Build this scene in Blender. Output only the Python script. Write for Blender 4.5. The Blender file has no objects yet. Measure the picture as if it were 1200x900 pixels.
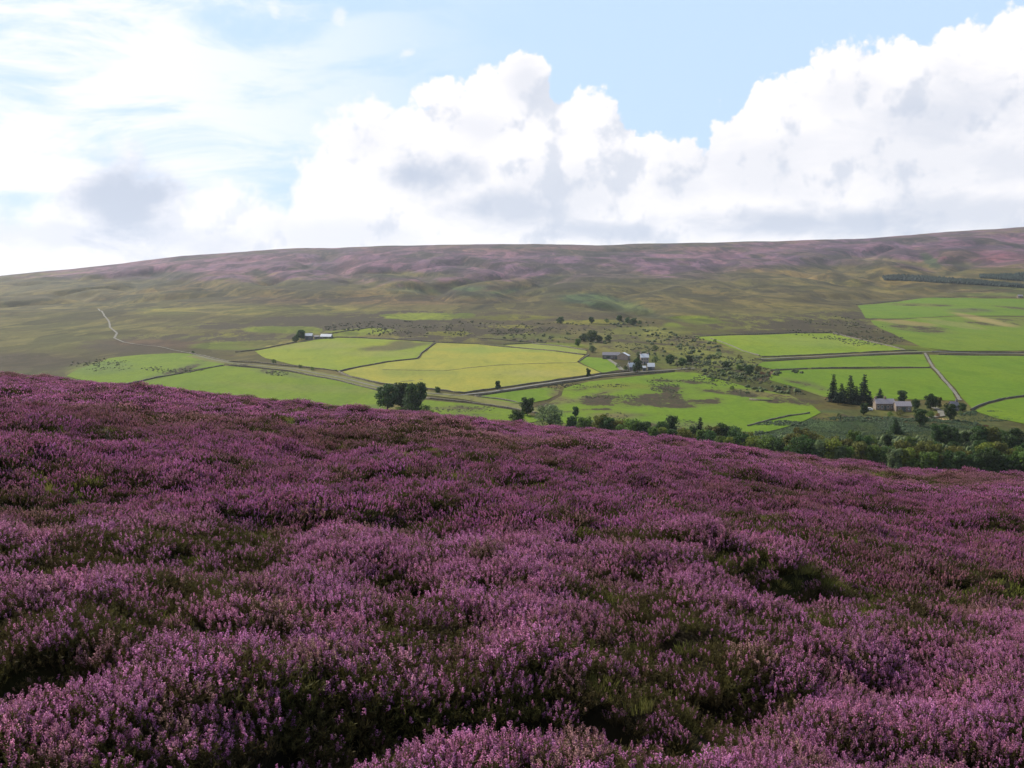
import bpy, bmesh, math, random
import numpy as np
from mathutils import Vector, Matrix, Euler
from mathutils.geometry import delaunay_2d_cdt

random.seed(7)
rng = np.random.default_rng(7)
SC = bpy.context.scene
COL = SC.collection
R = math.radians

# ------------------------------------------------------------------ camera
# the eye is the origin; x to the right, y into the view, z up (metres)
F = 1178.0                      # focal length in pixels of the 1200 px wide photograph
PITCH = math.atan(120 / F)      # looking slightly down
CP, SP = math.cos(PITCH), math.sin(PITCH)
cam = bpy.data.cameras.new('camera')
cam.sensor_width = 36
cam.lens = 36 * F / 1200
cam.clip_start = .05
cam.clip_end = 60000
co = bpy.data.objects.new('camera', cam)
COL.objects.link(co)
co.location = (0, 0, 0)
co.rotation_euler = (math.pi / 2 - PITCH, 0, 0)
SC.camera = co

def ray(px, py):
    a, b = (px - 600) / F, (450 - py) / F
    return a, CP + b * SP, -SP + b * CP           # x, y, z

def project(X, Y, Z):
    d = np.maximum(Y * CP - Z * SP, 1e-3)
    return 600 + F * X / d, 450 - F * (Y * SP + Z * CP) / d

# ------------------------------------------------------------------ noise
def _hash(ix, iy, seed):
    h = (ix.astype(np.int64) * 374761393 + iy.astype(np.int64) * 668265263 + seed * 1442695041) & 0x7fffffff
    h = ((h ^ (h >> 13)) * 1274126177) & 0x7fffffff
    h = ((h ^ (h >> 16)) * 1103515245) & 0x7fffffff
    return (h & 0xffffff) / float(0xffffff)

def vnoise(x, y, seed=0):
    x = np.asarray(x, float); y = np.asarray(y, float)
    ix, iy = np.floor(x), np.floor(y)
    fx, fy = x - ix, y - iy
    fx = fx * fx * fx * (fx * (fx * 6 - 15) + 10); fy = fy * fy * fy * (fy * (fy * 6 - 15) + 10)
    a, b = _hash(ix, iy, seed), _hash(ix + 1, iy, seed)
    c, d = _hash(ix, iy + 1, seed), _hash(ix + 1, iy + 1, seed)
    return (a + (b - a) * fx) * (1 - fy) + (c + (d - c) * fx) * fy

def fbm(x, y, scale, octaves=4, seed=0, gain=.5):
    v, amp, tot, f = 0., 1., 0., 1. / scale
    ca, sa = math.cos(.6), math.sin(.6)
    for o in range(octaves):
        v = v + amp * vnoise(x * f + 17.3 * o, y * f - 9.1 * o, seed + o)
        tot += amp; amp *= gain; f *= 2.03
        x, y = ca * x - sa * y, sa * x + ca * y
    return v / tot                                  # 0..1

def sstep(a, b, x):
    t = np.clip((x - a) / (b - a), 0, 1)
    return t * t * (3 - 2 * t)

# ------------------------------------------------------------------ terrain
H0, YC = 1.8, 52.0
KQ = H0 / YC ** 2
crest = [(-200, 418), (0, 441), (75, 449), (150, 455), (225, 462), (300, 469), (350, 475), (400, 480), (500, 485), (550, 493), (592, 497),
         (667, 503), (733, 510), (800, 518), (850, 524), (883, 529), (933, 536), (967, 541), (1000, 544), (1050, 552),
         (1083, 555), (1200, 560), (1400, 572)]
_cu = np.array([ray(px, py)[0] / ray(px, py)[1] for px, py in crest])
_ct = np.array([-ray(px, py)[2] / ray(px, py)[1] for px, py in crest])
_cs = _ct - 2 * math.sqrt(KQ * H0)
_b, _a = np.polyfit(_cu, _cs, 1)
sky_line = [(-150, 333), (0, 323), (83, 315), (150, 308), (215, 300), (300, 293.5), (350, 291), (430, 289), (500, 287), (600, 286),
            (700, 287), (800, 285), (900, 282.5), (1000, 280), (1060, 275.5), (1100, 273), (1140, 270), (1200, 266), (1350, 262)]
_su = np.array([ray(px, py)[0] / ray(px, py)[1] for px, py in sky_line])
_ss = np.array([ray(px, py)[2] / ray(px, py)[1] for px, py in sky_line])
VY = np.array([0, 200, 330, 450, 575, 700, 850, 1000, 1200, 1400.])
VZ = np.array([-66, -66, -66, -66, -65, -62.5, -60, -57, -50.5, -43.])

# mounds (+) and hollows (-) of the near moor: direction, half width and half depth in metres, height, kind of growth
def _slope_point(px, py):
    dx, dy, dz = ray(px, py); u = dx / dy
    s = -dz / dy - np.interp(u, _cu, _cs)
    y = (s - math.sqrt(max(s * s - 4 * KQ * H0, 0))) / (2 * KQ)
    return u * y, y
HOLLOWS = [_slope_point(a, b) + (c, d, e, k) for a, b, c, d, e, k in [
    (560, 822, .62, .26, -.26, 1), (380, 845, .42, .45, -.30, 1), (690, 806, .55, .22, -.22, 1), (55, 772, .55, .35, -.24, 1), (215, 742, .5, .3, -.16, 1),
    (800, 842, .30, .26, -.20, 2), (870, 800, .45, .3, -.16, 1), (460, 690, .5, .4, -.18, 1), (300, 905, .5, .3, -.2, 1), (1125, 890, .6, .3, -.22, 1), (1040, 700, .6, .5, -.12, 1),
    (480, 612, .9, .6, -.2, 1), (108, 592, .9, .6, -.2, 1), (835, 604, .8, .7, -.22, 1), (890, 600, .7, .6, -.22, 1), (20, 556, 1.2, 1., -.25, 1), (95, 552, 1.4, 1., -.22, 1), (430, 585, .9, .7, -.15, 1),
    (270, 560, 1.3, .9, -.15, 1), (680, 600, 1., .8, -.14, 1), (270, 655, .8, .5, -.14, 1), (1180, 660, .8, .5, -.14, 1), (720, 680, .6, .4, -.14, 1), (930, 690, .5, .4, -.14, 1),
    (620, 735, .75, .75, .17, 0), (150, 830, .5, .4, .12, 0), (840, 745, .45, .4, .10, 0), (560, 880, .6, .2, .08, 0), (300, 700, .7, .5, .1, 0), (960, 830, .6, .35, .1, 0), (850, 655, .9, .7, .12, 0)]]
def hollow_field(X, Y):
    h = np.zeros(np.shape(X)); g = np.zeros(np.shape(X)); m = np.zeros(np.shape(X))
    w = (fbm(X, Y, .5, 3, 261) - .5) * 1.2
    for hx, hy, rx, ry, am, kind in HOLLOWS:
        d = ((X - hx) / rx) ** 2 + ((Y - hy) / ry) ** 2
        if not (d < 6).any(): continue
        e = np.exp(-d * 1.0)
        h += .85 * am * e
        if kind: g = np.maximum(g, e + w * e)
        if kind == 2: m = np.maximum(m, e + w * e * .5)
    return h, g, m

def bumps(X, Y):
    """hummocks of the heather moor close by"""
    out = np.zeros(np.shape(X)); k = np.hypot(X, Y) < 262
    if k.any(): out[k] = _bumps(X[k], Y[k])
    return out

def _bumps(X, Y):
    a = fbm(X, Y, 1.9, 3, 11) - .5
    b = fbm(X, Y, 7.0, 2, 21) - .5
    d = fbm(X, Y, .8, 2, 41) - .5
    return .60 * a + .45 * b + .24 * d + hollow_field(X, Y)[0]

def canopy(X, Y):
    Yp = np.maximum(Y, 0)
    u = X / np.maximum(Y, 4)
    z = -H0 - (_a * Y + _b * np.clip(X, -400, 400)) - KQ * Yp ** 2
    e = np.interp(np.clip(u, -.6, .6), _cu, _cs) - (_a + _b * np.clip(u, -.6, .6))
    z = z - e * Yp * sstep(4, 25, Yp)
    rr = np.hypot(X, Y)
    return z + bumps(X, Y) * (.3 + .7 * sstep(2, 6, rr)) * (1 - sstep(150, 260, rr))

GULLY = []                       # cloughs cut into the fell, filled in once their places are known
def gully_cut(X, Y):
    c = np.zeros(X.shape)
    wx = X + 45 * (fbm(X, Y, 130, 3, 401) - .5) * 2; wy = Y
    for (ax, ay), (bx, by), dep, wid in GULLY:
        lx, ly = bx - ax, by - ay; t = np.clip(((wx - ax) * lx + (wy - ay) * ly) / (lx * lx + ly * ly), 0, 1)
        d = np.hypot(wx - ax - t * lx, wy - ay - t * ly)
        c = np.maximum(c, 1.7 * dep * (.35 + .65 * t) * np.exp(-(d / wid) ** 2))
    return c

def valley(X, Y):
    Yq = np.maximum(Y, 300)
    u = np.clip(X / Yq, -.62, .62)
    S = np.interp(u, _su, _ss)
    z0 = np.interp(Y, VY, VZ)
    t = np.clip((Y - 1400) / 2400, 0, 1)
    g = 1 - (1 - t) ** 1.5
    sl = -43 / 1400 + (S + 43 / 1400) * g
    far = np.where(Y > 3800, S - .00002 * (Y - 3800), sl) * Y
    z = np.where(Y > 1400, far, z0)
    # relief: low swells in the valley floor, shoulders and cloughs on the fell
    a1 = 2.6 * sstep(420, 700, Y)
    z = z + a1 * (fbm(X, Y, 170, 3, 31) - .5) * 2
    am = sstep(1300, 2300, Y) * (1 - sstep(3150, 3750, Y))
    k = Y > 1300
    if k.any():
        X, Y, am = X[k], Y[k], am[k]
        rid = 1 - np.abs(fbm(X + 300, Y * .8, 620, 4, 51) * 2 - 1)
        z[k] += am * (20 * (fbm(X, Y, 800, 5, 61, .55) - .5) - 18 * sstep(.80, 1.0, rid) + 9 * (fbm(X, Y, 120, 3, 66) - .5)) + sstep(3300, 3800, Y) * 4 * (fbm(X, Y, 160, 3, 71) - .5)
        if GULLY: z[k] -= gully_cut(X, Y)
    return z

def height(X, Y):
    X = np.asarray(X, float); Y = np.asarray(Y, float)
    a = canopy(X, Y) - .20
    v = np.full(X.shape, -66.); q = Y > 60
    if q.any(): v[q] = valley(X[q], Y[q])
    k = 6.0
    h = np.clip(.5 + .5 * (a - v) / k, 0, 1)
    return v + (a - v) * h + k * h * (1 - h)

_ty = np.exp(np.linspace(math.log(290), math.log(4600), 2600))
def at(px, py):
    """the point of the ground beyond the near slope that is seen in direction (px, py)"""
    dx, dy, dz = ray(px, py)
    X, Z = dx / dy * _ty, dz / dy * _ty
    g = height(X, _ty) - Z
    i = np.argmax(g > 0) if (g > 0).any() else len(_ty) - 1
    if i == 0:
        return float(X[0]), float(_ty[0])
    f = g[i - 1] / (g[i - 1] - g[i]) if g[i] > 0 else 1
    y = _ty[i - 1] + (_ty[i] - _ty[i - 1]) * f
    return float(dx / dy * y), float(y)

_ml = []
for _pl, _dp, _wd in [([(655, 318), (628, 331), (600, 343), (575, 352)], 20, 38), ([(470, 312), (492, 326), (512, 340), (540, 352)], 17, 36), ([(770, 333), (720, 345), (735, 358), (775, 372)], 15, 32),
                      ([(1062, 288), (1080, 303), (1098, 318)], 20, 45), ([(1160, 284), (1135, 300), (1110, 318)], 15, 40), ([(285, 305), (300, 318), (318, 332)], 14, 40), ([(380, 302), (400, 318), (440, 334)], 13, 34),
                      ([(180, 318), (205, 330), (250, 342)], 12, 34), ([(850, 300), (835, 318), (880, 334)], 12, 36), ([(960, 300), (985, 315), (1040, 330)], 12, 36)]:
    _q = [at(*p) for p in _pl]
    _ml += [(_q[i], _q[i + 1], _dp * (.5 + .5 * i / len(_q)), _wd) for i in range(len(_q) - 1)]
GULLY += _ml
_gx, _gy = np.arange(-60, 1301, 10.), np.arange(316, 581, 1.)
_dx, _dy, _dz = ray(*np.meshgrid(_gx, _gy))
_dy = np.broadcast_to(_dy, _dx.shape)
_hit = np.full(_dx.shape, 4600.); _open = np.ones(_dx.shape, bool)
_tc = np.exp(np.linspace(math.log(290), math.log(4600), 420))
_pg = None
for _t in _tc:
    _g = height(_dx / _dy * _t, np.full(_dx.shape, _t)) - _dz / _dy * _t
    _new = _open & (_g > 0)
    if _pg is not None:
        _f = _pg / np.where(_pg - _g == 0, 1, _pg - _g)
        _hit[_new] = (_pt + (_t - _pt) * np.clip(_f, 0, 1))[_new]
    else: _hit[_new] = _t
    _open &= ~_new; _pg, _pt = _g, _t
def at_many(px, py):
    """the same for many directions at once, read from a table"""
    fx = np.clip((px - _gx[0]) / 10, 0, len(_gx) - 1.001); fy = np.clip(py - _gy[0], 0, len(_gy) - 1.001)
    i, j = fx.astype(int), fy.astype(int); a, b = fx - i, fy - j
    y = (_hit[j, i] * (1 - a) + _hit[j, i + 1] * a) * (1 - b) + (_hit[j + 1, i] * (1 - a) + _hit[j + 1, i + 1] * a) * b
    dx, dy, dz = ray(px, py)
    return np.stack([dx / dy * y, y], -1)

def P3(px, py, dz=0):
    x, y = at(px, py)
    return Vector((x, y, float(height(np.array([x]), np.array([y]))[0]) + dz))

def depth(p):
    return p.y * CP - p.z * SP

# ------------------------------------------------------------------ object helpers
def tag(o, label=None, cat=None, group=None, kind=None):
    if label: o['label'] = label
    if cat: o['category'] = cat
    if group: o['group'] = group
    if kind: o['kind'] = kind
    return o

def link(name, me, parent=None):
    o = bpy.data.objects.new(name, me)
    COL.objects.link(o)
    if parent is not None: o.parent = parent
    return o

def pymesh(name, verts, faces, mat, smooth=False, col=None, colname='cover'):
    me = bpy.data.meshes.new(name)
    verts = np.asarray(verts, np.float32)
    faces = np.asarray(faces)
    if faces.ndim == 2:
        n, k = faces.shape
        me.vertices.add(len(verts)); me.vertices.foreach_set('co', verts.ravel())
        me.loops.add(n * k); me.loops.foreach_set('vertex_index', faces.astype(np.int32).ravel())
        me.polygons.add(n); me.polygons.foreach_set('loop_start', np.arange(0, n * k, k, dtype=np.int32))
        me.update(calc_edges=True)
    else:
        me.from_pydata([tuple(v) for v in verts], [], [tuple(f) for f in faces])
    if smooth:
        me.polygons.foreach_set('use_smooth', np.ones(len(me.polygons), bool))
    if col is not None:
        a = me.color_attributes.new(colname, 'FLOAT_COLOR', 'POINT')
        a.data.foreach_set('color', np.asarray(col, np.float32).ravel())
    if mat is not None: me.materials.append(mat)
    return me

class MB:
    """collects boxes, bars and gables for one mesh"""
    def __init__(s): s.v, s.f = [], []
    def box(s, x0, x1, y0, y1, z0, z1):
        n = len(s.v)
        s.v += [(x0, y0, z0), (x1, y0, z0), (x1, y1, z0), (x0, y1, z0), (x0, y0, z1), (x1, y0, z1), (x1, y1, z1), (x0, y1, z1)]
        s.f += [tuple(n + i for i in q) for q in ((0, 3, 2, 1), (4, 5, 6, 7), (0, 1, 5, 4), (1, 2, 6, 5), (2, 3, 7, 6), (3, 0, 4, 7))]
        return s
    def prism(s, pts, x0, x1):
        """polygon in (y, z), drawn out along x"""
        n, m = len(s.v), len(pts)
        s.v += [(x0, y, z) for y, z in pts] + [(x1, y, z) for y, z in pts]
        s.f += [tuple(n + i for i in range(m))[::-1], tuple(n + m + i for i in range(m))]
        s.f += [(n + i, n + (i + 1) % m, n + m + (i + 1) % m, n + m + i) for i in range(m)]
        return s
    def tube(s, pts, rad, k=6):
        base = len(s.v)
        pts = [Vector(p) for p in pts]
        for i, (p, r) in enumerate(zip(pts, rad)):
            d = (pts[min(i + 1, len(pts) - 1)] - pts[max(i - 1, 0)]).normalized()
            a = d.cross(Vector((0, 1, .13))).normalized(); b = d.cross(a)
            for j in range(k):
                t = 2 * math.pi * j / k
                s.v.append(tuple(p + a * math.cos(t) * r + b * math.sin(t) * r))
        for i in range(len(pts) - 1):
            for j in range(k):
                q = base + i * k
                s.f.append((q + j, q + (j + 1) % k, q + k + (j + 1) % k, q + k + j))
        s.f.append(tuple(base + (len(pts) - 1) * k + j for j in range(k)))
        return s
    def mesh(s, name, mat, smooth=False):
        me = bpy.data.meshes.new(name)
        me.from_pydata([tuple(v) for v in s.v], [], s.f)
        bm = bmesh.new(); bm.from_mesh(me); bmesh.ops.recalc_face_normals(bm, faces=bm.faces); bm.to_mesh(me); bm.free()
        if smooth: me.polygons.foreach_set('use_smooth', np.ones(len(me.polygons), bool))
        me.materials.append(mat)
        return me
    def build(s, name, mat, parent=None, smooth=False):
        return link(name, s.mesh(name, mat, smooth), parent)

# ------------------------------------------------------------------ materials
def newmat(name):
    m = bpy.data.materials.new(name); m.use_nodes = True
    nt = m.node_tree; nt.nodes.clear()
    return m, nt, nt.nodes, nt.links

def N(nt, t, **kw):
    n = nt.nodes.new(t)
    for k, v in kw.items():
        if k.startswith('i_'):
            key = k[2:]
            n.inputs[int(key) if key.isdigit() else key.replace('_', ' ')].default_value = v
        else: setattr(n, k, v)
    return n

def mixc(nt, fac, a, b, mode='MIX'):
    n = nt.nodes.new('ShaderNodeMix'); n.data_type = 'RGBA'; n.blend_type = mode; n.clamp_factor = True
    for s, v in ((0, fac), (6, a), (7, b)):
        if hasattr(v, 'is_output'): nt.links.new(v, n.inputs[s])
        elif s == 0: n.inputs[0].default_value = v
        else: n.inputs[s].default_value = (*v, 1) if len(v) == 3 else v
    return n.outputs[2]

def M_(nt, op, a, b=None, c=None, clamp=False):
    n = nt.nodes.new('ShaderNodeMath'); n.operation = op; n.use_clamp = clamp
    for i, v in enumerate((a, b, c)):
        if v is None: continue
        if hasattr(v, 'is_output'): nt.links.new(v, n.inputs[i])
        else: n.inputs[i].default_value = v
    return n.outputs[0]

def maprange(nt, v, a, b, c=0., d=1., smooth=True):
    n = nt.nodes.new('ShaderNodeMapRange'); n.interpolation_type = 'SMOOTHSTEP' if smooth else 'LINEAR'
    nt.links.new(v, n.inputs[0])
    for i, x in enumerate((a, b, c, d)):
        if hasattr(x, 'is_output'): nt.links.new(x, n.inputs[i + 1])
        else: n.inputs[i + 1].default_value = x
    return n.outputs[0]

def noise(nt, vec, scale, detail=4, rough=.55, dist=0, out=0):
    n = nt.nodes.new('ShaderNodeTexNoise')
    n.inputs['Scale'].default_value = scale; n.inputs['Detail'].default_value = detail
    n.inputs['Roughness'].default_value = rough; n.inputs['Distortion'].default_value = dist
    if vec is not None: nt.links.new(vec, n.inputs['Vector'])
    return n.outputs[out]

def diffuse_out(nt, col, rough=.9, spec=.15, transl=0, bump=None, metal=0):
    p = N(nt, 'ShaderNodeBsdfPrincipled'); o = N(nt, 'ShaderNodeOutputMaterial')
    if hasattr(col, 'is_output'): nt.links.new(col, p.inputs['Base Color'])
    else: p.inputs['Base Color'].default_value = (*col, 1)
    p.inputs['Roughness'].default_value = rough
    p.inputs['Specular IOR Level'].default_value = spec
    p.inputs['Metallic'].default_value = metal
    if bump is not None: nt.links.new(bump, p.inputs['Normal'])
    last = p.outputs[0]
    if transl:
        t = N(nt, 'ShaderNodeBsdfTranslucent')
        if hasattr(col, 'is_output'): nt.links.new(col, t.inputs[0])
        else: t.inputs[0].default_value = (*col, 1)
        mx = N(nt, 'ShaderNodeMixShader', i_0=transl)
        nt.links.new(last, mx.inputs[1]); nt.links.new(t.outputs[0], mx.inputs[2]); last = mx.outputs[0]
    nt.links.new(last, o.inputs['Surface'])
    return p

def simple(name, col, rough=.85, var=.25, scale=2., spec=.2, metal=0, transl=0):
    m, nt, nd, lk = newmat(name)
    tc = N(nt, 'ShaderNodeTexCoord')
    f = noise(nt, tc.outputs['Object'], scale, 5, .6)
    dark = tuple(c * (1 - var) for c in col); lite = tuple(min(1, c * (1 + var)) for c in col)
    c = mixc(nt, maprange(nt, f, .3, .7), dark, lite)
    diffuse_out(nt, c, rough, spec, transl, None, metal)
    return m

def cover_material():
    """vegetation of the dale: colour painted per vertex, broken up by tufts, rushes and mottling"""
    m, nt, nd, lk = newmat('ground_cover')
    geo = N(nt, 'ShaderNodeNewGeometry'); pos = geo.outputs['Position']
    at_ = N(nt, 'ShaderNodeAttribute', attribute_name='cover')
    base, al = at_.outputs['Color'], at_.outputs['Alpha']
    wild = M_(nt, 'GREATER_THAN', al, .999)              # moor 1, enclosed fields 0
    rough = M_(nt, 'SUBTRACT', al, wild)
    st_ = N(nt, 'ShaderNodeMapping'); st_.inputs['Scale'].default_value = (1, .3, 1); st_.inputs['Rotation'].default_value = (0, 0, .12); lk.new(pos, st_.inputs[0])
    slp = st_.outputs[0]                                # growth runs in strips up and down the slope
    n1 = noise(nt, slp, .055, 6, .68, .6)
    n2 = noise(nt, pos, .35, 5, .7)
    n3 = noise(nt, slp, .013, 6, .66, 1.0)
    n4 = noise(nt, slp, .028, 6, .7, .5)
    n5 = noise(nt, pos, .014, 5, .65, .4)
    # moor: heather, bilberry, bent grass in patches
    def tint(c, fac, k): return mixc(nt, fac, c, mixc(nt, 1.0, c, k, 'MULTIPLY'))
    cm = tint(base, maprange(nt, n3, .46, .54, 0, .9), (.42, .48, .46))
    cm = tint(cm, maprange(nt, n4, .50, .60, 0, .8), (1.38, 1.38, 1.15))
    cm = tint(cm, maprange(nt, n5, .52, .62, 0, .7), (.50, .50, .52))
    cm = tint(cm, maprange(nt, n1, .46, .56, 0, .55), (.62, .62, .58))
    # fields: soft uneven growth
    cf = tint(base, maprange(nt, n3, .42, .6, 0, .6), (1.22, 1.08, .95))
    cf = tint(cf, maprange(nt, n5, .48, .62, 0, .5), (.84, .90, .85))
    cf = tint(cf, maprange(nt, n1, .48, .6, 0, .5), (.74, .80, .78))
    cf = mixc(nt, 1.0, cf, (.90, 1.03, .76), 'MULTIPLY')
    cm = mixc(nt, M_(nt, 'MULTIPLY', rough, 1.1, None, True), cm, base)
    vr = N(nt, 'ShaderNodeTexVoronoi', voronoi_dimensions='2D', i_Scale=.016, i_Randomness=1.0); vr.distance = 'CHEBYCHEV'
    wv = N(nt, 'ShaderNodeVectorMath', operation='MULTIPLY_ADD'); wn = N(nt, 'ShaderNodeTexNoise', i_Scale=.02, i_Detail=4.)
    lk.new(slp, wn.inputs['Vector']); lk.new(wn.outputs['Color'], wv.inputs[0]); wv.inputs[1].default_value = (45, 45, 0); lk.new(slp, wv.inputs[2]); lk.new(wv.outputs[0], vr.inputs['Vector'])
    vs = N(nt, 'ShaderNodeSeparateColor'); lk.new(vr.outputs['Color'], vs.inputs[0])
    cm = tint(cm, maprange(nt, vs.outputs[0], .70, .74, 0, .55), (.50, .50, .52))
    cm = tint(cm, maprange(nt, vs.outputs[1], .78, .82, 0, .5), (1.35, 1.35, 1.1))
    cm = mixc(nt, 1.0, cm, (1.0, .90, .72), 'MULTIPLY')
    c = mixc(nt, wild, cf, cm)
    # rushes and dead grass
    nn = M_(nt, 'ADD', M_(nt, 'MULTIPLY', n1, .6), M_(nt, 'MULTIPLY', n2, .4))
    lo = M_(nt, 'MULTIPLY_ADD', M_(nt, 'SUBTRACT', 1.0, rough), .36, .31); hi = M_(nt, 'ADD', lo, .035)
    mask = maprange(nt, nn, lo, hi)
    rush = mixc(nt, maprange(nt, n2, .4, .6), (.030, .029, .013), (.066, .046, .025))
    c = mixc(nt, mask, c, rush)
    c = tint(c, maprange(nt, n2, .42, .6, 0, .4), (.6, .62, .6))
    bp = N(nt, 'ShaderNodeBump', i_Strength=.6, i_Distance=1.2)
    lk.new(nn, bp.inputs['Height'])
    diffuse_out(nt, c, .95, .05, 0, bp.outputs[0])
    return m
COVER = cover_material()

STONE_WALL = simple('dry_stone', (.13, .115, .085), .95, .4, 1.2)
STONE = simple('sandstone_masonry', (.20, .155, .115), .9, .3, 1.5)
PINK_STONE = simple('warm_masonry', (.36, .28, .23), .9, .25, 1.5)
GREY_STONE = simple('grey_masonry', (.17, .15, .15), .9, .3, 1.2)
SLATE = simple('stone_slate', (.36, .31, .31), .6, .2, 2.5, .5)
PALE_ROOF = simple('pale_sheen_roof', (.72, .72, .72), .45, .1, 1.5, .5)  # pale tin; on the middle farm, the slates' sun sheen painted in
DARK_ROOF = simple('dark_slate', (.16, .15, .17), .6, .25, 2.0, .4)
TRACK = simple('gravel_track', (.14, .13, .10), .95, .3, .4)
TARMAC = simple('worn_tarmac', (.14, .135, .12), .9, .25, .4)
DOOR = simple('painted_door', (.08, .1, .09), .6, .1)
FRAME_M = simple('painted_frame', (.7, .7, .68), .6, .05)
GLASS = simple('window_glass', (.03, .035, .04), .12, .1, 1, .8)
CARPAINT = simple('white_paint', (.8, .8, .8), .3, .03, 1, .6)
TYRE = simple('tyre_rubber', (.03, .03, .03), .8, .1)
BARK = simple('bark', (.085, .07, .055), .95, .35, 3)
SOIL = simple('bare_earth', (.30, .17, .11), .95, .3, .3)

def leaf_mat(name, col, transl=.38):
    m, nt, nd, lk = newmat(name)
    oi = N(nt, 'ShaderNodeObjectInfo')
    ve = N(nt, 'ShaderNodeAttribute', attribute_name='leaf')
    sat = mixc(nt, ve.outputs['Fac'], tuple(c * .6 for c in col), tuple(c * 1.5 for c in col))
    hs = N(nt, 'ShaderNodeHueSaturation')
    lk.new(sat, hs.inputs['Color'])
    lk.new(maprange(nt, oi.outputs['Random'], 0, 1, .485, .515, False), hs.inputs['Hue'])
    lk.new(maprange(nt, oi.outputs['Random'], 0, 1, .8, 1.25, False), hs.inputs['Value'])
    diffuse_out(nt, hs.outputs[0], .75, .2, transl)
    return m
LEAF = {
    'dark':   leaf_mat('dark_leaves', (.044, .082, .020)),
    'mid':    leaf_mat('mid_green_leaves', (.095, .150, .024)),
    'yellow': leaf_mat('yellow_green_leaves', (.15, .18, .026)),
    'olive':  leaf_mat('olive_leaves', (.12, .12, .026)),
    'grey':   leaf_mat('grey_green_leaves', (.13, .17, .07)),
    'russet': leaf_mat('russet_leaves', (.13, .055, .03)),
    'fir':    leaf_mat('fir_needles', (.016, .036, .018), .1),
}

# ------------------------------------------------------------------ what grows where
PURPLE, OLIVE, BROWN = (.150, .086, .165), (.115, .105, .035), (.070, .058, .030)
ROUGHG, PASTURE, BRACKEN = (.135, .140, .020), (.130, .172, .015), (.060, .105, .045)
HAY, HAYG, TAN, DKBROWN = (.265, .228, .048), (.190, .205, .024), (.20, .15, .07), (.115, .125, .028)

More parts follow.
